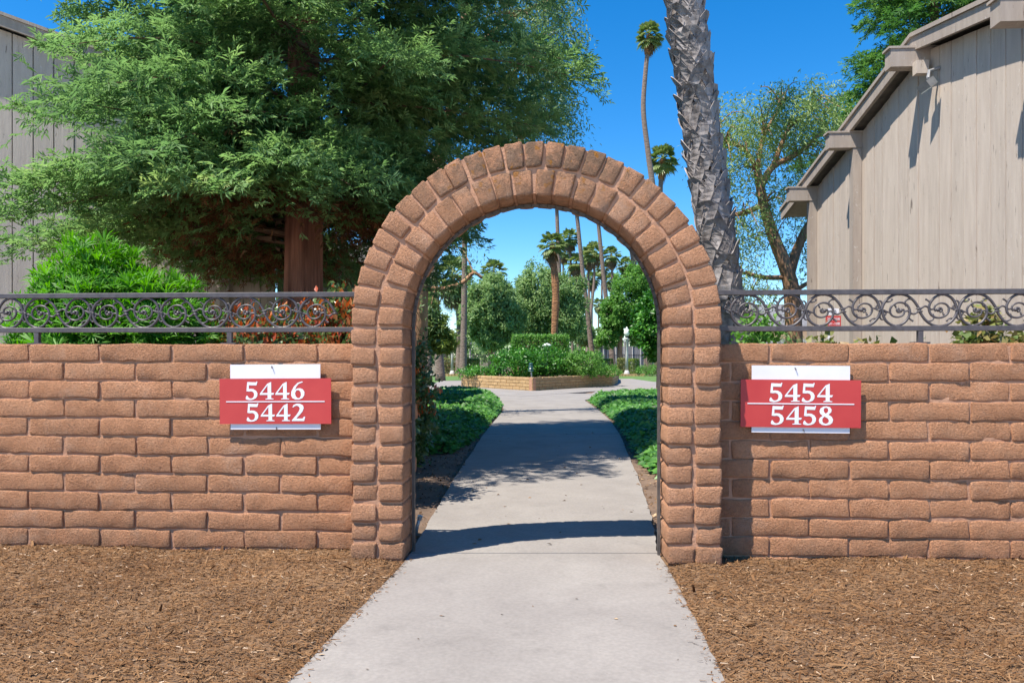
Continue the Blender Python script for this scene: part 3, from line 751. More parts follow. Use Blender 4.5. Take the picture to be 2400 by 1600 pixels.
# floodlight
p = PX(2150, 170, XR - .06); t = thing('floodlight', 'grey floodlight fixed to the beige gable wall under the beam', 'floodlight', p)
MB().box(PX(2158, 160, XR - .13), (.11, .08, .12)).build('junction_box', M_SIDE, t)
p2 = PX(2178, 180, XR - .12)
MB().tube([p2 + Vector((.10, 0, .08)), p2 + Vector((0, 0, .05)), p2 + Vector((-.02, -.02, -.02))], .016, 8).build('bracket', M_GALV, t)
R3 = Matrix.Rotation(rad(-35), 3, 'Y') @ Matrix.Rotation(rad(20), 3, 'Z')
mb = MB().box(p2 + Vector((-.03, -.02, -.08)), (.10, .12, .07), R3); ho = mb.build('housing', M_GALV, t)
MB().box(p2 + Vector((-.03, -.02, -.08)) + R3 @ Vector((-.008, 0, -.037)), (.09, .105, .01), R3).build('lens', M_LENS, ho)

# grey roofed building seen far behind the palm
c = GD(1815, 24); t = thing('grey_roofed_building', 'low building with a grey shingle roof behind the big palm trunk', 'building', c)
MB().box(c + Vector((0, 2.0, 1.0)), (3.8, 4, 2.0)).build('wall', M_STUCCO, t)
MB().prism([c + Vector((-2.2, -.5, 1.35)), c + Vector((-2.2, 2, 2.9)), c + Vector((-2.2, 4.5, 1.35))], (4.4, 0, 0)).build('roof', M_GREYROOF, t)
c = GD(790, 15); t = thing('stucco_building', 'tan stucco building behind the redwood trunk', 'building', c)
MB().box(c + Vector((-.2, 2, 1.45)), (2.0, 4, 2.9)).build('wall', M_STUCCO, t)
MB().prism([c + Vector((-1.5, -.4, 2.9)), c + Vector((-1.5, 2, 3.6)), c + Vector((-1.5, 4.4, 2.9))], (2.7, 0, 0)).build('roof', M_ROOF, t)

# ============================================================ TREES
def make_spray(seed):
    rg = np.random.default_rng(seed); V, F = [], []
    def kite(a, d, L, w, z):
        a = np.array(a, float); d = np.array(d, float); d /= np.linalg.norm(d); n = np.array([-d[1], d[0], 0]); k = len(V)
        V.extend([a, a + d * L * .55 - n * w + [0, 0, .3 * w + z], a + d * L + [0, 0, -.15 * L + z], a + d * L * .55 + n * w + [0, 0, .3 * w + z]]); F.extend([(k, k + 1, k + 2), (k, k + 2, k + 3)])
    kite((0, 0, 0), (1, .1 * rg.normal(), 0), .75, .02, 0); kite((.5, 0, -.02), (1, .2 * rg.normal(), 0), .5, .05, .04 * rg.normal())
    for i in range(6):
        x = .1 + .5 * (i + rg.random()) / 6; s_ = 1 if i % 2 else -1; a = rad(32 + 40 * rg.random())
        kite((x, 0, -.01), (math.cos(a), s_ * math.sin(a), .25 * rg.normal()), (.62 - .4 * x) * (.6 + .7 * rg.random()), .045 + .015 * rg.random(), .05 * rg.normal())
    return np.array(V), np.array(F)
SPRAYS = [make_spray(i) for i in range(6)]
def scatter_sprays(P, D, N, S, T):
    P, D, N, S, T = map(np.asarray, (P, D, N, S, T)); Vs, Fs, Ts = [], [], []; off = 0
    for i, sp in enumerate(SPRAYS):
        q = slice(i, None, len(SPRAYS)); V, F = scatter(sp[0], sp[1], P[q], frames(D[q], N[q]), S[q])
        Vs.append(V); Fs.append(F + off); Ts.append(np.repeat(T[q], len(sp[0]))); off += len(V)
    return np.concatenate(Vs), np.concatenate(Fs), np.concatenate(Ts)

def conifer(name, label, base, height, z0, rmax, nb, spray, clip=None, dense_to=99, mat=L_RW, trunk_r=.22, trunk_mat=M_RWBARK, dead=0, lift=0.0, raz=lambda a, z: 1.0, rise=.22, droop=.38, step=.13, seed=1, tag_group=None, profile=.8, zbias=1.0):
    rg = np.random.default_rng(seed)
    t = thing(name, label, 'tree', base, tag_group)
    # furrowed trunk
    k, n = 72, 46; V = []
    for i in range(n + 1):
        z = -.1 + (height + .1) * (i / n); r = trunk_r * (1 - .86 * z / height) + trunk_r * .35 * math.exp(-max(z, 0) * 2.2)
        for j in range(k):
            a = 2 * math.pi * j / k
            fr = mnoise.noise(Vector((math.cos(a) * 4.2, math.sin(a) * 4.2, z * .55 + seed))) ; fr2 = mnoise.noise(Vector((math.cos(a) * 11, math.sin(a) * 11, z * 1.2)))
            rr = r * (1 + .10 * fr + .075 * (1 - abs(fr2) * 2.5)); V.append((base.x + rr * math.cos(a), base.y + rr * math.sin(a), base.z + z))
    ii, jj = np.meshgrid(np.arange(n), np.arange(k), indexing='ij'); q = ii * k + jj; q2 = ii * k + (jj + 1) % k
    link('trunk', np_mesh('trunk', V, np.stack([q, q2, q2 + k, q + k], -1).reshape(-1, 4), trunk_mat, True), t)
    P, D, N, S, T = [], [], [], [], []; limbs = MB(); dP, dD, dN, dS = [], [], [], []
    for b in range(nb):
        u = ((b + .5) / nb) ** zbias; zb = z0 + (height * .97 - z0) * u; az = b * 2.39996 + rg.normal() * .25
        L = rmax * (1 - u) ** profile * (.72 + .38 * rg.random()) * raz(az, zb) + .12
        zb += lift * max(0, math.cos(az), -math.sin(az)) * max(0, 1 - (zb - z0))
        sparse = zb > dense_to
        st = step * (2.2 if sparse else 1); spr = spray * (1.7 if sparse else 1)
        bt = rg.random()
        dirv = np.array([math.cos(az), math.sin(az), 0]); side = np.array([-dirv[1], dirv[0], 0]); rs = rise * (.6 + .8 * rg.random()); dr = droop * (.6 + .8 * rg.random())
        def pt(s): return np.array([base.x, base.y, base.z + zb]) + dirv * L * s + np.array([0, 0, L * (rs * s - dr * s * s)]) + side * .12 * L * math.sin(s * 3 + b)
        limbs.tube([pt(s) for s in np.linspace(0, .96, 7)], list(np.linspace(.008 + .007 * L, .003, 7)), 5, False)
        s = .16 + .1 * rg.random()
        while s < 1.0:
            p = pt(s)
            for sd in (-1, 1):
                bl = (.30 + .42 * L * (1 - s) * .6) * (.7 + .6 * rg.random()); ang = rad(38 + 30 * rg.random())
                bd = dirv * math.cos(ang) + side * sd * math.sin(ang) + np.array([0, 0, .22 * rg.normal() + .06]); bd /= np.linalg.norm(bd)
                m = 0.03
                while m < bl:
                    w = m / bl; pp = p + bd * m + np.array([0, 0, -.28 * bl * w * w]) + rg.normal(size=3) * .035
                    dd = bd + dirv * .35 + rg.normal(size=3) * .42 + np.array([0, 0, .1 - .5 * w * rg.random()])
                    if clip is None or clip(pp):
                        isdead = dead and s < .45 and zb < dead and rg.random() < .4
                        if isdead: dP.append(pp - np.array([0, 0, .08])); dD.append(dd + np.array([0, 0, -.8])); dN.append(rg.normal(size=3) * .6 + [0, 0, 1]); dS.append(spr * .8)
                        else:
                            P.append(pp); D.append(dd); N.append(np.array([0, 0, 1.0]) + rg.normal(size=3) * .45 + dirv * .35); S.append(spr * (.7 + .6 * rg.random())); T.append(.45 * bt + .55 * rg.random())
                    m += st * .62
            s += st / L
    V, F, TT = scatter_sprays(P, D, N, S, T)
    link('crown', np_mesh('crown', V, F, mat, False, TT), t)
    limbs.build('branch', M_TWIG, t)
    if dP:
        V, F, TT = scatter_sprays(dP, dD, dN, dS, rg.random(len(dP)))
        link('dead_foliage', np_mesh('dead_foliage', V, F, L_DEAD, False, TT), t)
    return t
rw = GD(712, 8.2)
def clip_rw(p):
    q = Vector(p) - LB_P0
    if q.dot(LB_N) < .2 and q.dot(LB_T) < 3.3 and p[2] < 5.4: return False
    return not (p[1] < .45 and p[2] < 2.4)
conifer('redwood_tree', 'tall dense green redwood with a reddish trunk behind the brick wall', rw, 13, 2.2, 2.75, 210, .145, clip_rw, 5.4, dead=3.2, lift=.45, seed=3, rise=.2, droop=.32, profile=.42, zbias=1.75, trunk_r=.215, step=.0755, raz=lambda a, z: 1.0 - (.42 if z < 3.5 else -.06) * max(0, math.cos(a + .3)) + (-.12 if z < 3.0 else -.09) * max(0, math.cos(a - 3.5)))
pn = GD(2190, 17)
conifer('conifer_tree', 'green conifer rising behind the roof of the beige building with the floodlight', pn, 13, 3.2, 3.0, 130, .25, None, 99, mat=L_PINE, seed=9, step=.135, trunk_r=.2, rise=.3, droop=.3, profile=.6)

def limb(mb, pts, r0, r1, k=8): 
    pp = smooth_path(pts, 4); mb.tube(pp, list(np.linspace(r0, r1, len(pp))), k); return pp
def weeping(name, label, base, trunks, nstr, strand, mat, leaf, T, centers, lr=.05, bark=M_BARK, leaf_n=16):
    t = thing(name, label, 'tree', base); mb = MB(); tips = []
    for pts, r0, r1 in trunks: limb(mb, pts, r0, r1); tips.append(pts[-1])
    P, D, TT = [], [], []
    for ci, (c, rr, cnt) in enumerate(centers):
        for i in range(cnt):
            d = RNG.normal(size=3); d /= np.linalg.norm(d); q = np.array(c) + d * np.array(rr) * RNG.random() ** .4
            near = min((np.array(x) for tr in trunks for x in tr[0][1:]), key=lambda x: np.linalg.norm(x - q))
            if i % 9 == 0: mb.tube(smooth_path([near, (near + q) / 2 + np.array([0, 0, .15]), q], 3), list(np.linspace(.016, .004, 7)), 4, False)
            L = strand * (.5 + RNG.random()); out = np.array([d[0] * .5, d[1] * .5, 0]); ct = RNG.random()
            for m in range(leaf_n):
                w = (m + RNG.random()) / leaf_n; P.append(q + out * L * w * .7 + np.array([0, 0, .18 * w - L * w * w]) + RNG.normal(size=3) * lr)
                D.append(np.array([0, 0, -1.0 * w]) + RNG.normal(size=3) * .8 + out); TT.append(.5 * ct + .5 * RNG.random())
    n = len(P)
    mb.build('trunk', bark, t, True)
    leaves_obj('crown', mat, t, np.array(P), np.array(D), rdir(n) + np.array([0, 0, .5]), leaf * (.7 + .6 * RNG.random(n)), np.array(TT), T); return t
# airy tree with orange-brown limbs at the right
D_ = 13.5
B = GD(1866, D_); w = lambda px, py, dz=0: W(px, py, D_ + dz)
weeping('pepper_tree', 'airy weeping tree with orange-brown limbs beside the beige building', B,
        [([B - Vector((0, 0, .1)), w(1858, 720), w(1846, 640), w(1815, 560), w(1790, 480), w(1775, 400)], .17, .07),
         ([w(1848, 650), w(1870, 580), w(1900, 520), w(1940, 480, .5)], .10, .05), ([w(1790, 480), w(1740, 500), w(1700, 505), w(1680, 520)], .055, .025),
         ([w(1782, 440), w(1812, 390), w(1870, 360), w(1935, 300, .4)], .07, .03), ([w(1775, 400), w(1745, 350), w(1700, 330), w(1680, 300)], .05, .02),
         ([w(1812, 390), w(1850, 300), w(1900, 260)], .05, .02), ([w(1845, 650), w(1790, 650), w(1740, 640), w(1705, 660)], .05, .02), ([w(1850, 690), w(1900, 660), w(1960, 640)], .05, .02),
         ([w(1775, 400), w(1790, 320), w(1830, 250)], .05, .02)],
        0, .55, L_PEP, .075, NARROW,
        [(w(1790, 290), (1.2, 1.0, .6), 330), (w(1880, 280), (.8, 1.0, .75), 240), (w(1715, 370), (.55, .8, .8), 150), (w(1735, 540), (.5, .8, .5), 120), (w(1905, 420), (.6, .8, .5), 90), (w(1740, 680), (.45, .7, .6), 130), (w(1830, 470), (.7, .9, .6), 110), (w(1930, 590), (.6, .7, .7), 90)], .06, leaf_n=20)
# grey-green weeping tree behind the redwood
D_ = 14.0
B = GD(975, D_)
weeping('eucalyptus_tree', 'grey-green weeping tree reaching out behind the redwood', B,
        [([B - Vector((0, 0, .1)), w(980, 760), w(985, 650), w(1000, 500), w(1040, 330), w(1080, 150), w(1100, -60)], .2, .08),
         ([w(985, 670), w(1030, 678), w(1080, 665), w(1110, 640), w(1130, 652)], .06, .025), ([w(1040, 330), w(1130, 230), w(1230, 150)], .08, .03),
         ([w(1080, 150), w(1190, 50), w(1290, 0)], .07, .03), ([w(1020, 420), w(1120, 370), w(1220, 330)], .06, .02)],
        0, .8, L_EUC, .085, NARROW,
        [(w(1290, 90), (.6, 1.0, .9), 340), (w(1290, 250), (.5, .9, .6), 240), (w(1200, 20), (1.0, 1, 1.0), 340), (w(1180, 250), (.8, 1, .9), 260), (w(1030, 560), (.7, .9, .9), 70), (w(1000, 680), (.6, .8, .5), 50), (w(1230, -150), (1.2, 1.2, .9), 120)], .06, leaf_n=15)

def shrub(name, label, cat, base, center, radii, mat, n_cl, n_leaf, cl_r, leaf, T=KITE, fill=.45, lump=.25, seed=0, group=None, stems=5, flat=.02, up=.5):
    t = thing(name, label, cat, base, group)
    mb = MB()
    for i in range(stems):
        a = 2 * math.pi * i / stems + .4; e = Vector(center) + Vector((math.cos(a) * radii[0] * .5, math.sin(a) * radii[1] * .5, radii[2] * .1))
        b = Vector(base) + Vector((math.cos(a) * .05, math.sin(a) * .05, -.03))
        mb.tube([b, b.lerp(e, .5) + Vector((0, 0, .05)), e], [.02, .014, .006], 5)
    mb.build('stem', M_TWIG, t)
    crown('foliage', mat, t, center, radii, n_cl, n_leaf, cl_r, leaf, T, fill, flat, lump, seed, up); return t
# strap-leaved shrub behind the left wall
b = GD(268, 5.35); t = thing('strap_leaved_shrub', 'bright green strap-leaved shrub behind the iron railing', 'shrub', b)
TV, TF = [], []
for i in range(11):
    a = i * 2.4; el = rad(18 + 52 * ((i * 7) % 11) / 11); L = .8 + .4 * ((i * 5) % 7) / 7
    dx = np.array([math.cos(a) * math.cos(el), math.sin(a) * math.cos(el), math.sin(el)]); sx = np.array([-math.sin(a), math.cos(a), 0]) * .047; k = len(TV)
    m_ = dx * L * .55 + np.array([0, 0, .03]); e_ = dx * L + np.array([0, 0, -.16 * L]); TV += [-sx * .4, sx * .4, m_ + sx, m_ - sx, e_]; TF += [(k, k + 1, k + 2), (k, k + 2, k + 3), (k + 3, k + 2, k + 4)]
TUFT = (np.array(TV), np.array(TF))
cn = []
for c_, r_, n_ in (((b.x, b.y, 1.02), (.66, .6, .62), 1500), ((b.x - .12, b.y, 1.42), (.36, .38, .42), 650), ((b.x + .34, b.y, 1.18), (.36, .4, .42), 550), ((b.x - .3, b.y - .05, 1.2), (.32, .35, .3), 350)):
    d = rdir(n_); r = (1 - .4 * RNG.random(n_) ** 2) * np.array([1 + .3 * mnoise.noise(Vector(x * 2.7)) for x in d]); cn.append((np.array(c_) + d * r[:, None] * np.array(r_), d))
P = np.concatenate([x[0] for x in cn]); O = np.concatenate([x[1] for x in cn]); k = (P[:, 2] > .3) & (P[:, 1] > .3); P, O = P[k], O[k]; n = len(P)
axis = unit(O * .55 + np.array([0, 0, .75]) + RNG.normal(size=(n, 3)) * .3)
R_ = frames(unit(np.cross(axis, rdir(n))), axis)
V, F = scatter(TUFT[0], TUFT[1], P, R_, .115 * (.8 + .5 * RNG.random(n)))
link('foliage', np_mesh('foliage', V, F, L_POD, False, np.repeat(np.clip(.15 + .6 * RNG.random(n), 0, 1), len(TV)) + np.tile(.2 * RNG.random(len(TV)), n)), t)
mb = MB()
for i in range(7):
    a = i * .9; mb.tube([b + Vector((0, 0, -.05)), b + Vector((math.cos(a) * .2, math.sin(a) * .2, .6)), b + Vector((math.cos(a) * .35, math.sin(a) * .3, 1.2))], [.025, .018, .008], 5)
mb.build('stem', M_TWIG, t)

# photinia with red new growth
def photinia(label, px, dep, rx, ry, top, seed, ncl=260, rfrac=.55):
    b = GD(px, dep); t = thing('photinia_shrub', label, 'shrub', b, None)
    mb = MB()
    for i in range(6):
        a = i * 1.05; mb.tube([b + Vector((0, 0, -.05)), b + Vector((math.cos(a) * rx * .4, math.sin(a) * ry * .4, top * .5)), b + Vector((math.cos(a) * rx * .6, math.sin(a) * ry * .6, top * .8))], [.02, .014, .006], 5)
    mb.build('stem', M_TWIG, t)
    P, O, ct = clumps((b.x, b.y, top * .52), (rx, ry, top * .48), ncl, 34, .10, .5, .04, .25, seed); k = P[:, 1] > .32; P, O, ct = P[k], O[k], ct[k]
    n = len(P); red = (ct > rfrac) & (RNG.random(n) < .6) & (P[:, 2] > top * .4)
    d = rdir(n) + O * .5; d[red] = rdir(red.sum()) * .6 + np.array([0, 0, 1.2]); tint = .66 * RNG.random(n); tint[red] = .72 + .28 * RNG.random(red.sum())
    leaves_obj('foliage', L_PHO, t, P, d, O * .6 + rdir(n) + np.array([0, 0, .5]), .056 * (.7 + .6 * RNG.random(n)), tint, KITE)
photinia('red-tipped photinia shrub in front of the redwood trunk', 628, 5.6, .58, .5, 1.36, 2, 600, .42)
photinia('red-tipped photinia shrub between the redwood trunk and the brick arch', 800, 5.7, .48, .5, 1.48, 4, 560, .36)
photinia('red-tipped photinia shrub seen through the arch beside the ivy', 925, 7.2, .30, .55, 1.24, 6, 420, .76)

# ivy beds
def ivy_bed(label, poly, n, h, leaf, mat=L_IVY):
    P = sample_poly(poly, n); e = edge_dist(P, poly); n = len(P)
    hh = h * np.minimum(1, e / .25) ** .6 * (.8 + .35 * np.array([mnoise.noise(Vector((a * 1.6, b_ * 1.6, 0))) for a, b_ in P]))
    z = hh * (.55 + .5 * RNG.random(n) ** .5) + .01
    pos = np.column_stack([P, z]); d = np.column_stack([RNG.normal(size=(n, 2)), -.15 + RNG.normal(size=n) * .3]); nr = np.column_stack([RNG.normal(size=(n, 2)) * .5, np.ones(n)]) + np.array([-.1, -.35, 0])
    tag(leaves_obj('ivy', mat, None, pos, d, nr, leaf * (.6 + .7 * RNG.random(n)), RNG.random(n) ** 1.1, IVYL), label, 'ivy', kind='stuff')
gl = lambda *pp: [G(*q, .0) for q in pp]
left_poly = gl((940, 1062), (1000, 1066), (1062, 1062), (1108, 1032), (1142, 994), (1168, 968), (1174, 950), (1160, 932), (1120, 922), (1020, 922)) + [Vector((-3.4, 14.0, 0)), Vector((-2.0, 5, 0))]
ivy_bed('low dark green ivy left of the path past the arch, next to the photinia', left_poly, 62000, .23, .08)
right_poly = gl((1560, 1125), (1522, 1106), (1494, 1068), (1468, 1020), (1436, 982), (1402, 955), (1382, 940), (1440, 931), (1600, 929)) + [Vector((4.4, 15, 0)), Vector((3.2, 6, 0)), Vector((1.8, 3.2, 0))]
ivy_bed('low bright green ivy right of the path past the arch', right_poly, 62000, .25, .085)
# ivy and plants behind the right wall
def ivy_mound(label, px, dep, rx, ry, top, mat, ncl, seed, leaf=.05):
    b = GD(px, dep); shrub('ivy_mound', label, 'ivy', b, (b.x, b.y, top * .5), (rx, ry, top * .5), mat, ncl, 22, .07, leaf, IVYL, .35, .3, seed, None, 4)
ivy_mound('wide mound of dry ivy showing above the brick wall beside the railing post', 2330, 4.85, .50, .28, 1.22, L_DRYIVY, 380, 3)
ivy_mound('small tuft of ivy just topping the brick wall below the railing', 2070, 4.75, .24, .2, 1.165, L_DRYIVY, 160, 5)
ivy_mound('dry ivy tuft near the stake of the small unit sign', 1945, 5.3, .22, .2, 1.16, L_DRYIVY, 130, 8)
b = GD(1785, 8.6); shrub('leafy_shrub', 'fresh green leafy shrub at the foot of the big palm', 'shrub', b, (b.x, b.y, .78), (.28, .3, .74), L_LIGHT, 170, 22, .09, .085, KITE, .5, .3, 11)
b = GD(1905, 9.6); shrub('leafy_shrub', 'grey-green shrub at the corner post of the beige building', 'shrub', b, (b.x - .3, b.y, .68), (.26, .3, .66), L_EUC, 130, 20, .09, .06, NARROW, .5, .3, 12)

# ============================================================ PALMS
def fan_crown(seed, n_f, lo, hi, petiole, blade, droop, nseg=13):
    rg = np.random.default_rng(seed); V, F, T = [], [], []
    for i in range(n_f):
        az = i * 2.39996 + rg.normal() * .2; el = rad(hi + (lo - hi) * ((i + .5) / n_f) + rg.normal() * 7)
        X = np.array([math.cos(az) * math.cos(el), math.sin(az) * math.cos(el), math.sin(el)]); S = np.array([-math.sin(az), math.cos(az), 0]); Z = np.cross(X, S)
        L = petiole * (.8 + .4 * rg.random()); tn = rg.random(); k = len(V); e = X * L + np.array([0, 0, -.1 * L])
        V += [S * .03, -S * .03, e - S * .018, e + S * .018]; F += [(k, k + 1, k + 2), (k, k + 2, k + 3)]; T += [tn] * 4
        for s_ in range(nseg):
            a = rad(-105 + 210 * (s_ + .5) / nseg); bl = blade * (.8 + .25 * math.cos(a)) * (.85 + .3 * rg.random())
            d = X * math.cos(a) + S * math.sin(a) + Z * (-.1); d = d / np.linalg.norm(d); p = np.cross(Z, d); k = len(V)
            wd = blade * .105
            m_ = e + d * bl * .6 + np.array([0, 0, -.04 * bl]); tip = e + d * bl + np.array([0, 0, -droop * bl])
            V += [e, m_ - p * wd, tip, m_ + p * wd]; F += [(k, k + 1, k + 2), (k, k + 2, k + 3)]; T += [tn * .7 + .3 * rg.random()] * 4
    return np.array(V), np.array(F), np.array(T)
CROWNS = [np_mesh('crown', *fan_crown(s_, 38, -58, 80, .8, .72, .32)[:2], L_PALM, False, fan_crown(s_, 38, -58, 80, .8, .72, .32)[2]) for s_ in (1, 2, 3)]
SKIRTS = [np_mesh('dead_fronds', *fan_crown(s_, 26, -86, -48, .7, .75, .55)[:2], L_SKIRT, False, fan_crown(s_, 26, -86, -48, .7, .75, .55)[2]) for s_ in (4, 5)]
def palm(label, pts, dep, rt, cs, group=None, skirt=1, boot=0, bulge=False):
    """pts: pixels of the trunk line from top to lowest seen point"""
    top = W(*pts[0], dep); low = W(*pts[-1], dep); sl = (low - W(*pts[-2], dep)); 
    foot = low + sl * ((low.z + .05) / max(.01, -sl.z)) if sl.z < -.01 else Vector((low.x, low.y, -.05))
    dx = foot - low; dx.x = max(-.8, min(.8, dx.x)); foot = Vector((low.x + dx.x, low.y, -.05))
    base = Vector((foot.x, foot.y, 0)); t = thing('fan_palm', label, 'palm tree', base, group)
    line = smooth_path([W(*q, dep) for q in pts] + [foot], 5)[::-1]; n = len(line)
    rr = [rt * (1.28 - .42 * (i / (n - 1))) * (1 + .5 * math.exp(-6 * i / n)) for i in range(n)]
    MB().tube(line, rr, 12).build('trunk', M_PALMTRUNK, t, True)
    if boot:
        pts_ = [top - Vector((0, 0, boot * (1 - i / 8))) for i in range(9)]
        nb_ = [min(line, key=lambda q: abs(q.z - p.z)) for p in pts_]; pts_ = [Vector((q.x, q.y, p.z)) for q, p in zip(nb_, pts_)]
        MB().tube(pts_, [rt * (1.12 + .35 * math.sin(3.1 * i / 8) + .12 * (i % 2)) for i in range(9)], 14).build('leaf_bases', M_PALMBOOT, t)
    rz = random.random() * 6.28
    if cs > 0:
        o = link('crown', random.choice(CROWNS), t); o.location = top; o.scale = (cs, cs, cs); o.rotation_euler = (0, 0, rz)
        if skirt:
            o = link('dead_fronds', random.choice(SKIRTS), t); o.location = top - Vector((0, 0, .1)); o.scale = (cs * .9 * skirt, cs * .9 * skirt, cs * 1.05); o.rotation_euler = (0, 0, rz + 1)
    return t
palm('tall slender fan palm standing alone in the sky above the arch', [(1522, 82), (1512, 180), (1508, 260), (1518, 350), (1530, 440), (1540, 560)], 46, .145, .62, None, .6, 1.2)
palm('short-crowned fan palm beside the tall slender one above the arch', [(1554, 372), (1549, 420), (1547, 500), (1546, 600)], 48, .145, .72, None, .25, 1.3)
palm('fan palm with an orange-brown trunk top in front of the round trees', [(1294, 572), (1300, 640), (1303, 700), (1300, 760), (1299, 800)], 34, .112, .46, None, .75, 4.6)
FP = 'tall fan palms seen through the arch'
palm('tall palm trunk rising straight behind the orange-topped palm', [(1303, 430), (1306, 520), (1309, 600), (1312, 700)], 55, .14, .8, FP, .6, 1.4)
palm('leaning tall palm trunk standing behind the right part of the planter', [(1342, 425), (1352, 503), (1366, 640), (1378, 740), (1387, 825)], 52, .14, .8, FP, .6)
palm('tall palm trunk standing in front of the light green leafy tree', [(1394, 440), (1403, 530), (1414, 640), (1428, 772)], 56, .14, .8, FP, .6)
palm('thick leaning palm trunk close to the right inner side of the arch', [(1452, 430), (1478, 570), (1490, 640), (1506, 726), (1512, 780)], 58, .2, .8, None, .6)
far = [(1335, 556, 95), (1390, 589, 88), (1433, 597, 88), (1351, 615, 95), (1380, 600, 100), (1388, 652, 110), (1433, 655, 105), (1467, 620, 90), (1374, 708, 125), (1404, 712, 120), (1157, 634, 80), (1322, 590, 120), (1010, 560, 70), (1362, 660, 120), (1412, 628, 112), (1450, 668, 118), (1342, 668, 125)]
for px, py, dp in far:
    palm('distant fan palm with a green crown rising among others beyond the round trees', [(px, py), (px + random.uniform(-3, 3), py + 60), (px + random.uniform(-4, 4), py + 130)], dp, .14, .92 * random.uniform(.85, 1.12), 'distant fan palms', .9)
palm('fan palm with a brown-banded trunk beside the white lamp post and round tree', [(1088, 430), (1089, 560), (1088, 700), (1086, 830)], 40, .14, .9, None, .9)
palm('fan palm with a low green crown hanging by the weeping branch', [(1060, 645), (1070, 700), (1076, 760), (1076, 830)], 46, .145, 1.0, None, .9)
palm('fan palm trunk rising behind the weeping branch left in the arch', [(1014, 420), (1017, 560), (1021, 690), (1026, 780)], 36, .14, .9, None, .9)

# the big palm with crossed leaf bases
D_ = 11.0
foot = GD(1725, D_); line_px = [(1725, 1053), (1712, 800), (1690, 640), (1662, 440), (1634, 230), (1605, 0), (1572, -240), (1530, -560), (1490, -1200), (1470, -1950)]
LN = smooth_path([Vector((foot.x, foot.y, -.05))] + [W(*q, D_) for q in line_px[1:]], 10)
t = thing('fan_palm', 'big palm trunk covered in crossed grey leaf bases beside the arch', 'palm tree', foot)
RT = .225
MB().tube(LN, [RT * (1.25 if p.z < .6 else 1.08 if p.z < 1.6 else 1.0) for p in LN], 20).build('trunk', M_FIBRE, t, True)
def leaf_base_mesh(seed, rt):
    """a split leaf base: two straps falling from a flared lip, bent round the trunk (trunk axis = local z, outward = -y)"""
    rg = np.random.default_rng(seed); mb = MB()
    lipw = .06 + .02 * rg.random(); flare = .02 + .07 * rg.random() ** 3; H = .31 + .07 * rg.random()
    def on(x, z, off): a = x / rt; return Vector(((rt + off) * math.sin(a), -(rt + off) * math.cos(a), z))
    for sd in (-1, 1):
        spread = (.15 + .05 * rg.random()); wd = .048 + .02 * rg.random(); V = []; N = 5
        for i in range(N + 1):
            u = i / N                                  # 0 top lip .. 1 bottom
            xc = sd * (lipw * .35 + spread * u); z = -H * u + .02 * rg.normal() * (i in (0, N)); off = .012 + flare * (1 - u) ** 2.2 + .010 * math.sin(3 * u)
            w_ = wd * (1.0 + .35 * u) * (.75 if i == 0 else 1)
            xa, xb = xc - w_, xc + w_
            V += [on(xa, z + .02 * sd * u, off), on(xb, z - .02 * sd * u, off + .006), on(xb, z - .02 * sd * u, off - .010), on(xa, z + .02 * sd * u, off - .014)]
        F = [(i * 4 + j, i * 4 + 4 + j, i * 4 + 4 + (j + 1) % 4, i * 4 + (j + 1) % 4) for i in range(N) for j in range(4)] + [(0, 1, 2, 3), (4 * N + 3, 4 * N + 2, 4 * N + 1, 4 * N)]
        mb.add(V, F)
    return mb.mesh('leaf_base', M_LEAFBASE)
LB = [leaf_base_mesh(i, RT) for i in range(10)]
zs = np.array([p.z for p in LN]); idx = 0; z = .95
while z < 6.9 and idx < 298:
    f = np.interp(z, zs, np.arange(len(LN))); i0 = int(min(f, len(LN) - 2)); p = LN[i0].lerp(LN[i0 + 1], f - i0); tn = (LN[i0 + 1] - LN[i0]).normalized()
    a = idx * 2.39996 * 1.0 + random.uniform(-.12, .12)
    q = Vector((0, 0, 1)).rotation_difference(tn).to_matrix() @ Matrix.Rotation(a, 3, 'Z')
    o = link('leaf_base', LB[random.randrange(10)], t); o.location = p; sc = random.uniform(.9, 1.15) * (1.15 if z < 1.8 else 1); o.scale = (sc if z < 1.8 else random.uniform(.97, 1.06),) * 2 + (sc,)
    o.rotation_euler = q.to_euler(); z += .0205; idx += 1
for m_, nm in ((CROWNS[0], 'crown'), (SKIRTS[0], 'dead_fronds')):
    o = link(nm, m_, t); o.location = LN[-1]; o.scale = (1.25,) * 3

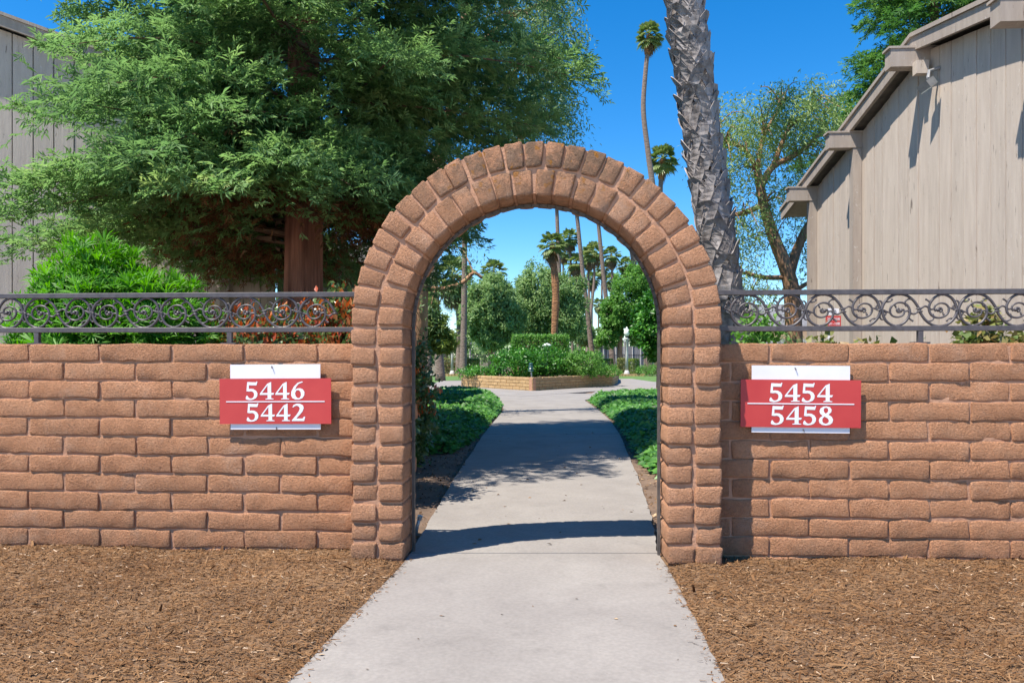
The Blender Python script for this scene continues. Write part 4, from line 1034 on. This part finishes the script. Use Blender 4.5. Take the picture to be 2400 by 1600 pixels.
# ============================================================ PLANTER AND BUSHES BEYOND THE ARCH
pl = [G(1081, 905.5), G(1248, 916), G(1436, 904), G(1448, 897)]
pl = [Vector((p.x, p.y, 0)) for p in pl]
ring_in = pl + [pl[3] + Vector((.4, 5, 0)), pl[1] + Vector((1.0, 12, 0)), pl[0] + Vector((-.2, 6, 0))]
cen = sum(ring_in, Vector()) / len(ring_in)
planter = thing('brick_planter', 'low tan brick planter wall in the path loop, filled with bushes', 'planter', Vector((cen.x, cen.y, 0)))
pb = [brick_mesh('brick', .385, .14, .098, .010, M_PLANT_BRICK, 200 + i, .003, nx=2) for i in range(4)]
core = MB(); n = len(ring_in); PH = .44
for i in range(n):
    a, b = ring_in[i], ring_in[(i + 1) % n]; d = (b - a); L = d.length; d.normalize(); inw = Vector((-d.y, d.x, 0))
    if inw.dot(cen - a) < 0: inw = -inw
    core.bar(a + inw * .075 + Vector((0, 0, PH / 2 - .03)), b + inw * .075 + Vector((0, 0, PH / 2 - .03)), .11, PH - .02 + .06)
    if i in (0, 1, 2, 6):
        nb_ = max(1, round(L / .4)); st = L / nb_
        if i == 6: nb_ = 6
        for row in range(4):
            for k in range(nb_ + (row % 2)):
                c_ = (k + (.5 if row % 2 == 0 else 0.0)) * st
                c_ = min(max(c_, .1), L - .1)
                o = link('brick', random.choice(pb), planter)
                sx = 1 if .15 < c_ < L - .15 else .5
                pp = (a + d * c_) if i != 6 else (b - d * c_)
                o.location = pp + inw * (.07 + random.uniform(-.006, .004)) + Vector((0, 0, .055 + row * .11)); o.rotation_euler = (0, random.uniform(-.01, .01), math.atan2(d.y, d.x) + random.uniform(-.01, .01)); o.scale = (sx * st / .4, 1, 1.03)
core.build('mortar', M_MORTAR, planter)
mb = MB(); mb.add([p + (cen - p).normalized() * .15 + Vector((0, 0, .33)) for p in ring_in], [tuple(range(n))]); mb.build('soil', M_SOIL, planter)
# path loop round the planter
ring_out = []
for i, p in enumerate(ring_in):
    d = (p - cen); d.normalize(); ring_out.append(p + d * (2.4 if i in (1,) else 1.9))
ring_out[1] = Vector((ring_out[1].x, G(1250, 930).y, 0))
V = []
for a, b in zip(ring_in, ring_out): V += [(a.x, a.y, .008), (b.x, b.y, .008), (a.x, a.y, -.06), (b.x, b.y, -.06)]
F = []
for i in range(n):
    q, w_ = i * 4, ((i + 1) % n) * 4; F += [(q, q + 1, w_ + 1, w_), (q + 1, q + 3, w_ + 3, w_ + 1)]
struct('loop_path', MB().add(V, F).mesh('loop_path', M_CONC))
for pp in ([(1380, 926), (1600, 921), (1600, 896), (1440, 893)], [(1120, 922), (980, 919), (980, 906), (1090, 902)]):   # arms of the cross path
    struct('side_path', MB().prism([G(*q) + Vector((0, 0, .0055)) for q in pp], (0, 0, -.07)).mesh('side_path', M_CONC))
yl = cen.y + 9
struct('lawn', height_grid('lawn', cen.x - 34, cen.x + 34, 26, 44, 90, 60, lambda x, y: -.004 + .004 * mnoise.noise(Vector((x, y, 0))), M_LAWN))
mb = MB().prism([(-40, 43.2, .02), (40, 43.2, .02), (40, 45.6, .02), (-40, 45.6, .02)], (0, 0, -.09)); struct('far_path', mb.mesh('far_path', M_CONC))
# low brick edging at the far side of the lawn
for label, pa, pb_ in (('low tan brick edging across the lawn behind the left hedge lamp', 1030, 1118), ('low tan brick edging across the lawn in front of the right hedge', 1420, 1512)):
    a, b = GD(pa, 45.8), GD(pb_, 45.8); t = thing('brick_edging', label, 'edging', (a + b) / 2)
    nb_ = 12
    for k in range(nb_):
        MB().box(a.lerp(b, (k + .5) / nb_) + Vector((0, random.uniform(-.01, .01), .06)), ((b - a).length / nb_ - .02, .2, .13)).build('brick', M_PLANT_BRICK, t)

def bush(label, px, dep, z0, rx, ry, rz, mat, ncl, nl, leaf, seed, name='bush', T=KITE, group=None, lump=.2, clr=None, cat='bush'):
    b = GD(px, dep); shrub(name, label, cat, Vector((b.x, b.y, z0)), (b.x, b.y, z0 + rz), (rx, ry, rz), mat, ncl, nl, clr or rx * .16, leaf, T, .4, lump, seed, group, 5, z0 + .03)
bush('dark glossy rounded bush at the front of the brick planter', 1215, 27.5, .33, .95, .9, .52, L_GLOSS, 150, 26, .10, 21)
bush('large dark glossy bush in the middle of the brick planter behind the path light', 1278, 28.3, .33, 1.15, 1.0, .56, L_GLOSS, 200, 26, .10, 22)
bush('bright green rounded bush at the right part of the brick planter', 1365, 28.0, .33, .80, .8, .52, L_LIGHT, 150, 26, .09, 23)
bush('low spreading green bush at the left end of the brick planter', 1128, 28.2, .33, .85, .8, .20, L_GLOSS, 110, 22, .08, 24)
bush('low light green bush at the right end of the brick planter', 1412, 29, .33, .65, .7, .24, L_LIGHT, 100, 22, .07, 25)
def hedge(label, pa, pb_, dep, z0, z1, thick, mat, seed, leaf=.06, dens=520, group=None):
    a, b = GD(pa, dep), GD(pb_, dep); L = (b - a).length; c = (a + b) / 2; t = thing('clipped_hedge', label, 'hedge', Vector((c.x, c.y, z0)), group)
    MB().box((c.x, c.y, (z0 + z1) / 2), (L - .6, max(.1, thick - .6), (z1 - z0) - .5)).build('branches', M_TWIG, t)
    n = int(2.2 * dens * (L * (z1 - z0) * 2 + L * thick + thick * (z1 - z0) * 2))
    u = RNG.random((n, 3)) * 2 - 1; u = u / np.abs(u).max(1, keepdims=True) * (1 - .10 * RNG.random((n, 1)))
    P = np.array([c.x, c.y, (z0 + z1) / 2]) + u * np.array([L / 2, thick / 2, (z1 - z0) / 2]) * (1 + .03 * RNG.normal(size=(n, 3)))
    O = unit(np.sign(u) * np.abs(u) ** 6); leaves_obj('foliage', mat, t, P, rdir(n) + O * .2, O + rdir(n) * .8, leaf * (.7 + .6 * RNG.random(n)), RNG.random(n))
hedge('clipped green hedge block rising behind the planter bushes', 1203, 1330, 33.5, 0, 2.05, 1.4, L_LIGHT, 1, .10, 420)
hedge('clipped yellow-green hedge behind the left lamp post', 1028, 1100, 47, 0, 1.05, .9, L_HEDGE, 2, .085, 330)
hedge('clipped olive hedge next to the iron fence left of the planter', 1101, 1122, 47.6, 0, 1.0, .8, L_OLIVE, 3, .085, 330)
hedge('clipped yellow-green hedge left of the right lamp post', 1448, 1467, 47, 0, 1.05, .9, L_HEDGE, 4, .085, 330)
hedge('clipped olive hedge right of the right lamp post', 1473, 1496, 47, 0, 1.0, .9, L_OLIVE, 5, .085, 330)
hedge('low olive hedge in front of the iron fence right of the planter', 1402, 1436, 49, 0, 1.0, .8, L_OLIVE, 6, .085, 330)
bush('low flowering ground bush beyond the lawn at the right', 1525, 46, 0, 1.0, .7, .32, L_LIGHT, 100, 22, .09, 31)

# lamps
def lamp(label, px, dep, top):
    b = GD(px, dep); t = thing('lamp_post', label, 'lamp post', b); k = top / 2.75
    MB().lathe(b, [(.17 * k, -.05), (.17 * k, .16 * k), (.13 * k, .22 * k), (.10 * k, .32 * k)], 12).build('base', M_LAMPPOST, t, True)
    MB().lathe(b, [(.095 * k, .3 * k), (.07 * k, 1.2 * k), (.06 * k, 2.02 * k), (.10 * k, 2.06 * k), (.10 * k, 2.12 * k), (.05 * k, 2.16 * k)], 12).build('post', M_LAMPPOST, t, True)
    MB().lathe(b, [(.06 * k, 2.16 * k), (.10 * k, 2.2 * k), (.10 * k, 2.24 * k)], 12).build('collar', M_BLACK, t, True)
    go = MB().lathe(b, [(.09 * k, 2.24 * k), (.15 * k, 2.34 * k), (.165 * k, 2.45 * k), (.14 * k, 2.56 * k), (.09 * k, 2.63 * k)], 14); go = go.build('globe', M_GLOBE, t, True)
    MB().lathe(b, [(.10 * k, 2.62 * k), (.06 * k, 2.68 * k), (.025 * k, 2.72 * k), (.02 * k, 2.77 * k)], 10).build('finial', M_GLOBE, go, True)
lamp('white globe lamp post in front of the left yellow-green hedge', 1060, 46, 2.80)
lamp('small white globe lamp post behind the fan palm with the banded trunk', 1102, 62, 2.7)
lamp('white globe lamp post between the two hedges on the right', 1469, 46, 2.95)
lamp('white globe lamp post behind the iron fence on the right', 1415, 58, 2.85)
# path light and dome light in the planter
b = G(1247, 890, .33); b = GD(1247, 24.9, .33); t = thing('garden_light', 'green tiered garden path light standing at the front of the brick planter', 'garden light', b)
MB().tube([b - Vector((0, 0, .02)), b + Vector((-.03, 0, .28))], .022, 8).build('stake', M_GALV, t)
mb = MB()
for i in range(4): mb.lathe(b + Vector((-.04, 0, .30 + i * .07)), [(.05, 0), (.10 - .012 * i, .01), (.06, .05), (.04, .07)], 12)
mb.build('louvres', simple('dark_green_metal', (.015, .06, .06), (.03, .1, .1), 10, .4), t)
b = GD(1282, 30.5, .33); t = thing('garden_light', 'white dome garden light rising behind the planter bushes', 'garden light', b)
MB().tube([b, b + Vector((0, 0, 1.2))], .03, 8).build('pole', M_LAMPPOST, t)
MB().lathe(b + Vector((0, 0, 1.2)), [(.19, 0), (.17, .06), (.10, .11), (.02, .135)], 16).build('dome', M_GLOBE, t, True)

# iron fences
def fence(label, pa, pb_, dep, h):
    a, b = GD(pa, dep), GD(pb_, dep); t = thing('iron_fence', label, 'fence', (a + b) / 2); L = (b - a).length; d = (b - a).normalized()
    for z in (.15, h - .08): MB().bar(a + Vector((0, 0, z)), b + Vector((0, 0, z)), .03, .04).build('rail', M_IRON, t)
    mb = MB(); k = 0
    while k * .12 < L: mb.box(a + d * (k * .12) + Vector((0, 0, h / 2)), (.02, .02, h)); k += 1
    o = mb.build('pickets', M_IRON, t); o['kind'] = 'stuff'
    k = 0
    while k * 2.2 <= L: MB().box(a + d * (k * 2.2) + Vector((0, 0, h / 2)), (.06, .06, h + .06)).build('post', M_IRON, t); k += 1
fence('black iron picket fence left behind the planter', 1030, 1205, 50, 1.35)
fence('black iron picket fence right behind the planter', 1385, 1560, 52, 1.35)
# court screen far right
a, b = GD(1405, 66), GD(1560, 66); t = thing('court_fence', 'tall grey court fence far behind the right lamp post', 'fence', (a + b) / 2)
for k in range(9): p = a.lerp(b, k / 8); MB().tube([p, p + Vector((0, 0, 2.7))], .05, 6).build('post', M_LAMPPOST, t)
MB().bar(a + Vector((0, 0, 2.7)), b + Vector((0, 0, 2.7)), .06, .06).build('rail', M_LAMPPOST, t)
MB().bar(a + Vector((0, .08, 1.1)), b + Vector((0, .08, 1.1)), .02, 2.0).build('screen', M_GREYROOF, t)

# broadleaf trees beyond
def broadleaf(label, px, dep, parts, mat, trunks, leaf, T=KITE, name='broadleaf_tree', ncl=380, nl=38, group=None, bark=M_BARK, lump=.25):
    b = GD(px, dep); t = thing(name, label, 'tree', b, group); mb = MB()
    for pts, r0, r1 in trunks: limb(mb, [b + Vector((0, 0, -.08)) if q is None else W(q[0], q[1], dep) for q in pts], r0, r1)
    mb.build('trunk', bark, t, True); PP, OO, TT = [], [], []
    for i, (cx, cy, rx, ry, f) in enumerate(parts):
        c = W(cx, cy, dep); k = dep / F_PX
        P, O, ct = clumps(c, (rx * k, (rx + ry) * .5 * k, ry * k), int(ncl * f), nl, max(rx, ry) * k * .15, .42, .3, lump, i + px); PP.append(P); OO.append(O); TT.append(ct)
    P, O, ct = np.concatenate(PP), np.concatenate(OO), np.concatenate(TT); n = len(P)
    leaves_obj('crown', mat, t, P, rdir(n) + O * .35 + np.array([0, 0, -.2]), O * .7 + rdir(n) * .7 + np.array([0, 0, .5]), leaf * (.7 + .6 * RNG.random(n)), .5 * ct + .5 * RNG.random(n), T)
broadleaf('round dense camphor tree with a forked trunk left of the planter', 1150, 44, [(1148, 700, 56, 50, 1), (1130, 745, 48, 50, .8), (1185, 740, 44, 55, .7), (1155, 790, 40, 28, .3)], L_ROUND,
          [([None, (1149, 800), (1141, 770), (1136, 740)], .16, .09), ([None, (1152, 805), (1166, 785), (1180, 765)], .14, .07)], .17)
broadleaf('larger round dense camphor tree behind the orange-topped palm', 1285, 47, [(1270, 690, 62, 62, 1), (1322, 705, 50, 60, .8), (1240, 735, 42, 58, .7), (1300, 755, 70, 42, .8)], L_ROUND,
          [([None, (1287, 800), (1284, 760), (1280, 720)], .2, .1)], .17)
broadleaf('light green leafy tree behind the right lamp posts', 1452, 50, [(1440, 735, 32, 45, .8), (1475, 700, 40, 60, 1), (1505, 660, 34, 60, .9), (1430, 790, 30, 25, .4), (1500, 760, 40, 45, .7)], L_LIGHT,
          [([None, (1453, 810), (1456, 770), (1462, 720)], .18, .1)], .17, ncl=200)
broadleaf('dark glossy-leaved tree hanging close to the right inner side of the arch', 1545, 22, [(1520, 760, 36, 52, 1), (1556, 740, 42, 66, .8), (1535, 820, 26, 18, .3)], L_GLOSS,
          [([None, (1546, 860), (1544, 800), (1540, 750)], .10, .06)], .12, ncl=150, nl=26)
broadleaf('olive green feathery tree behind the photinia seen in the arch', 985, 21, [(985, 720, 40, 55, .9), (1005, 775, 44, 36, .9), (1035, 800, 34, 24, .5), (950, 700, 40, 60, .6)], L_OLIVE,
          [([None, (986, 860), (988, 800), (985, 740)], .10, .05)], .13, NARROW, ncl=170, nl=34)
broadleaf('low dark tree at the far side of the lawn behind the left hedge', 1048, 60, [(1040, 800, 34, 26, .8), (1075, 806, 22, 20, .5)], L_ROUND, [([None, (1046, 830), (1044, 805)], .14, .08)], .2, ncl=130)
broadleaf('low dark tree behind the leaning palm trunks right of the round trees', 1365, 66, [(1362, 775, 24, 36, .8), (1392, 795, 24, 24, .5)], L_ROUND, [([None, (1365, 830), (1364, 790)], .14, .08)], .22, ncl=130)
# far wood closing the horizon
P = []
for i in range(240):
    x = -150 + 300 * (i + RNG.random()) / 240; y = 115 + 40 * RNG.random(); h = 4.5 + 4.5 * RNG.random()
    d = rdir(170); P.append(np.array([x, y, h * .5]) + d * np.array([2.6, 2.0, h * .55]) * (1 - .35 * RNG.random((170, 1))))
P = np.concatenate(P); n = len(P)
tag(leaves_obj('far_wood', L_ROUND, None, P, rdir(n), rdir(n) + np.array([0, -.4, .6]), 1.1 * (.6 + .6 * RNG.random(n)), RNG.random(n)), 'far belt of low green trees closing the park behind the palms', 'woodland', kind='stuff')
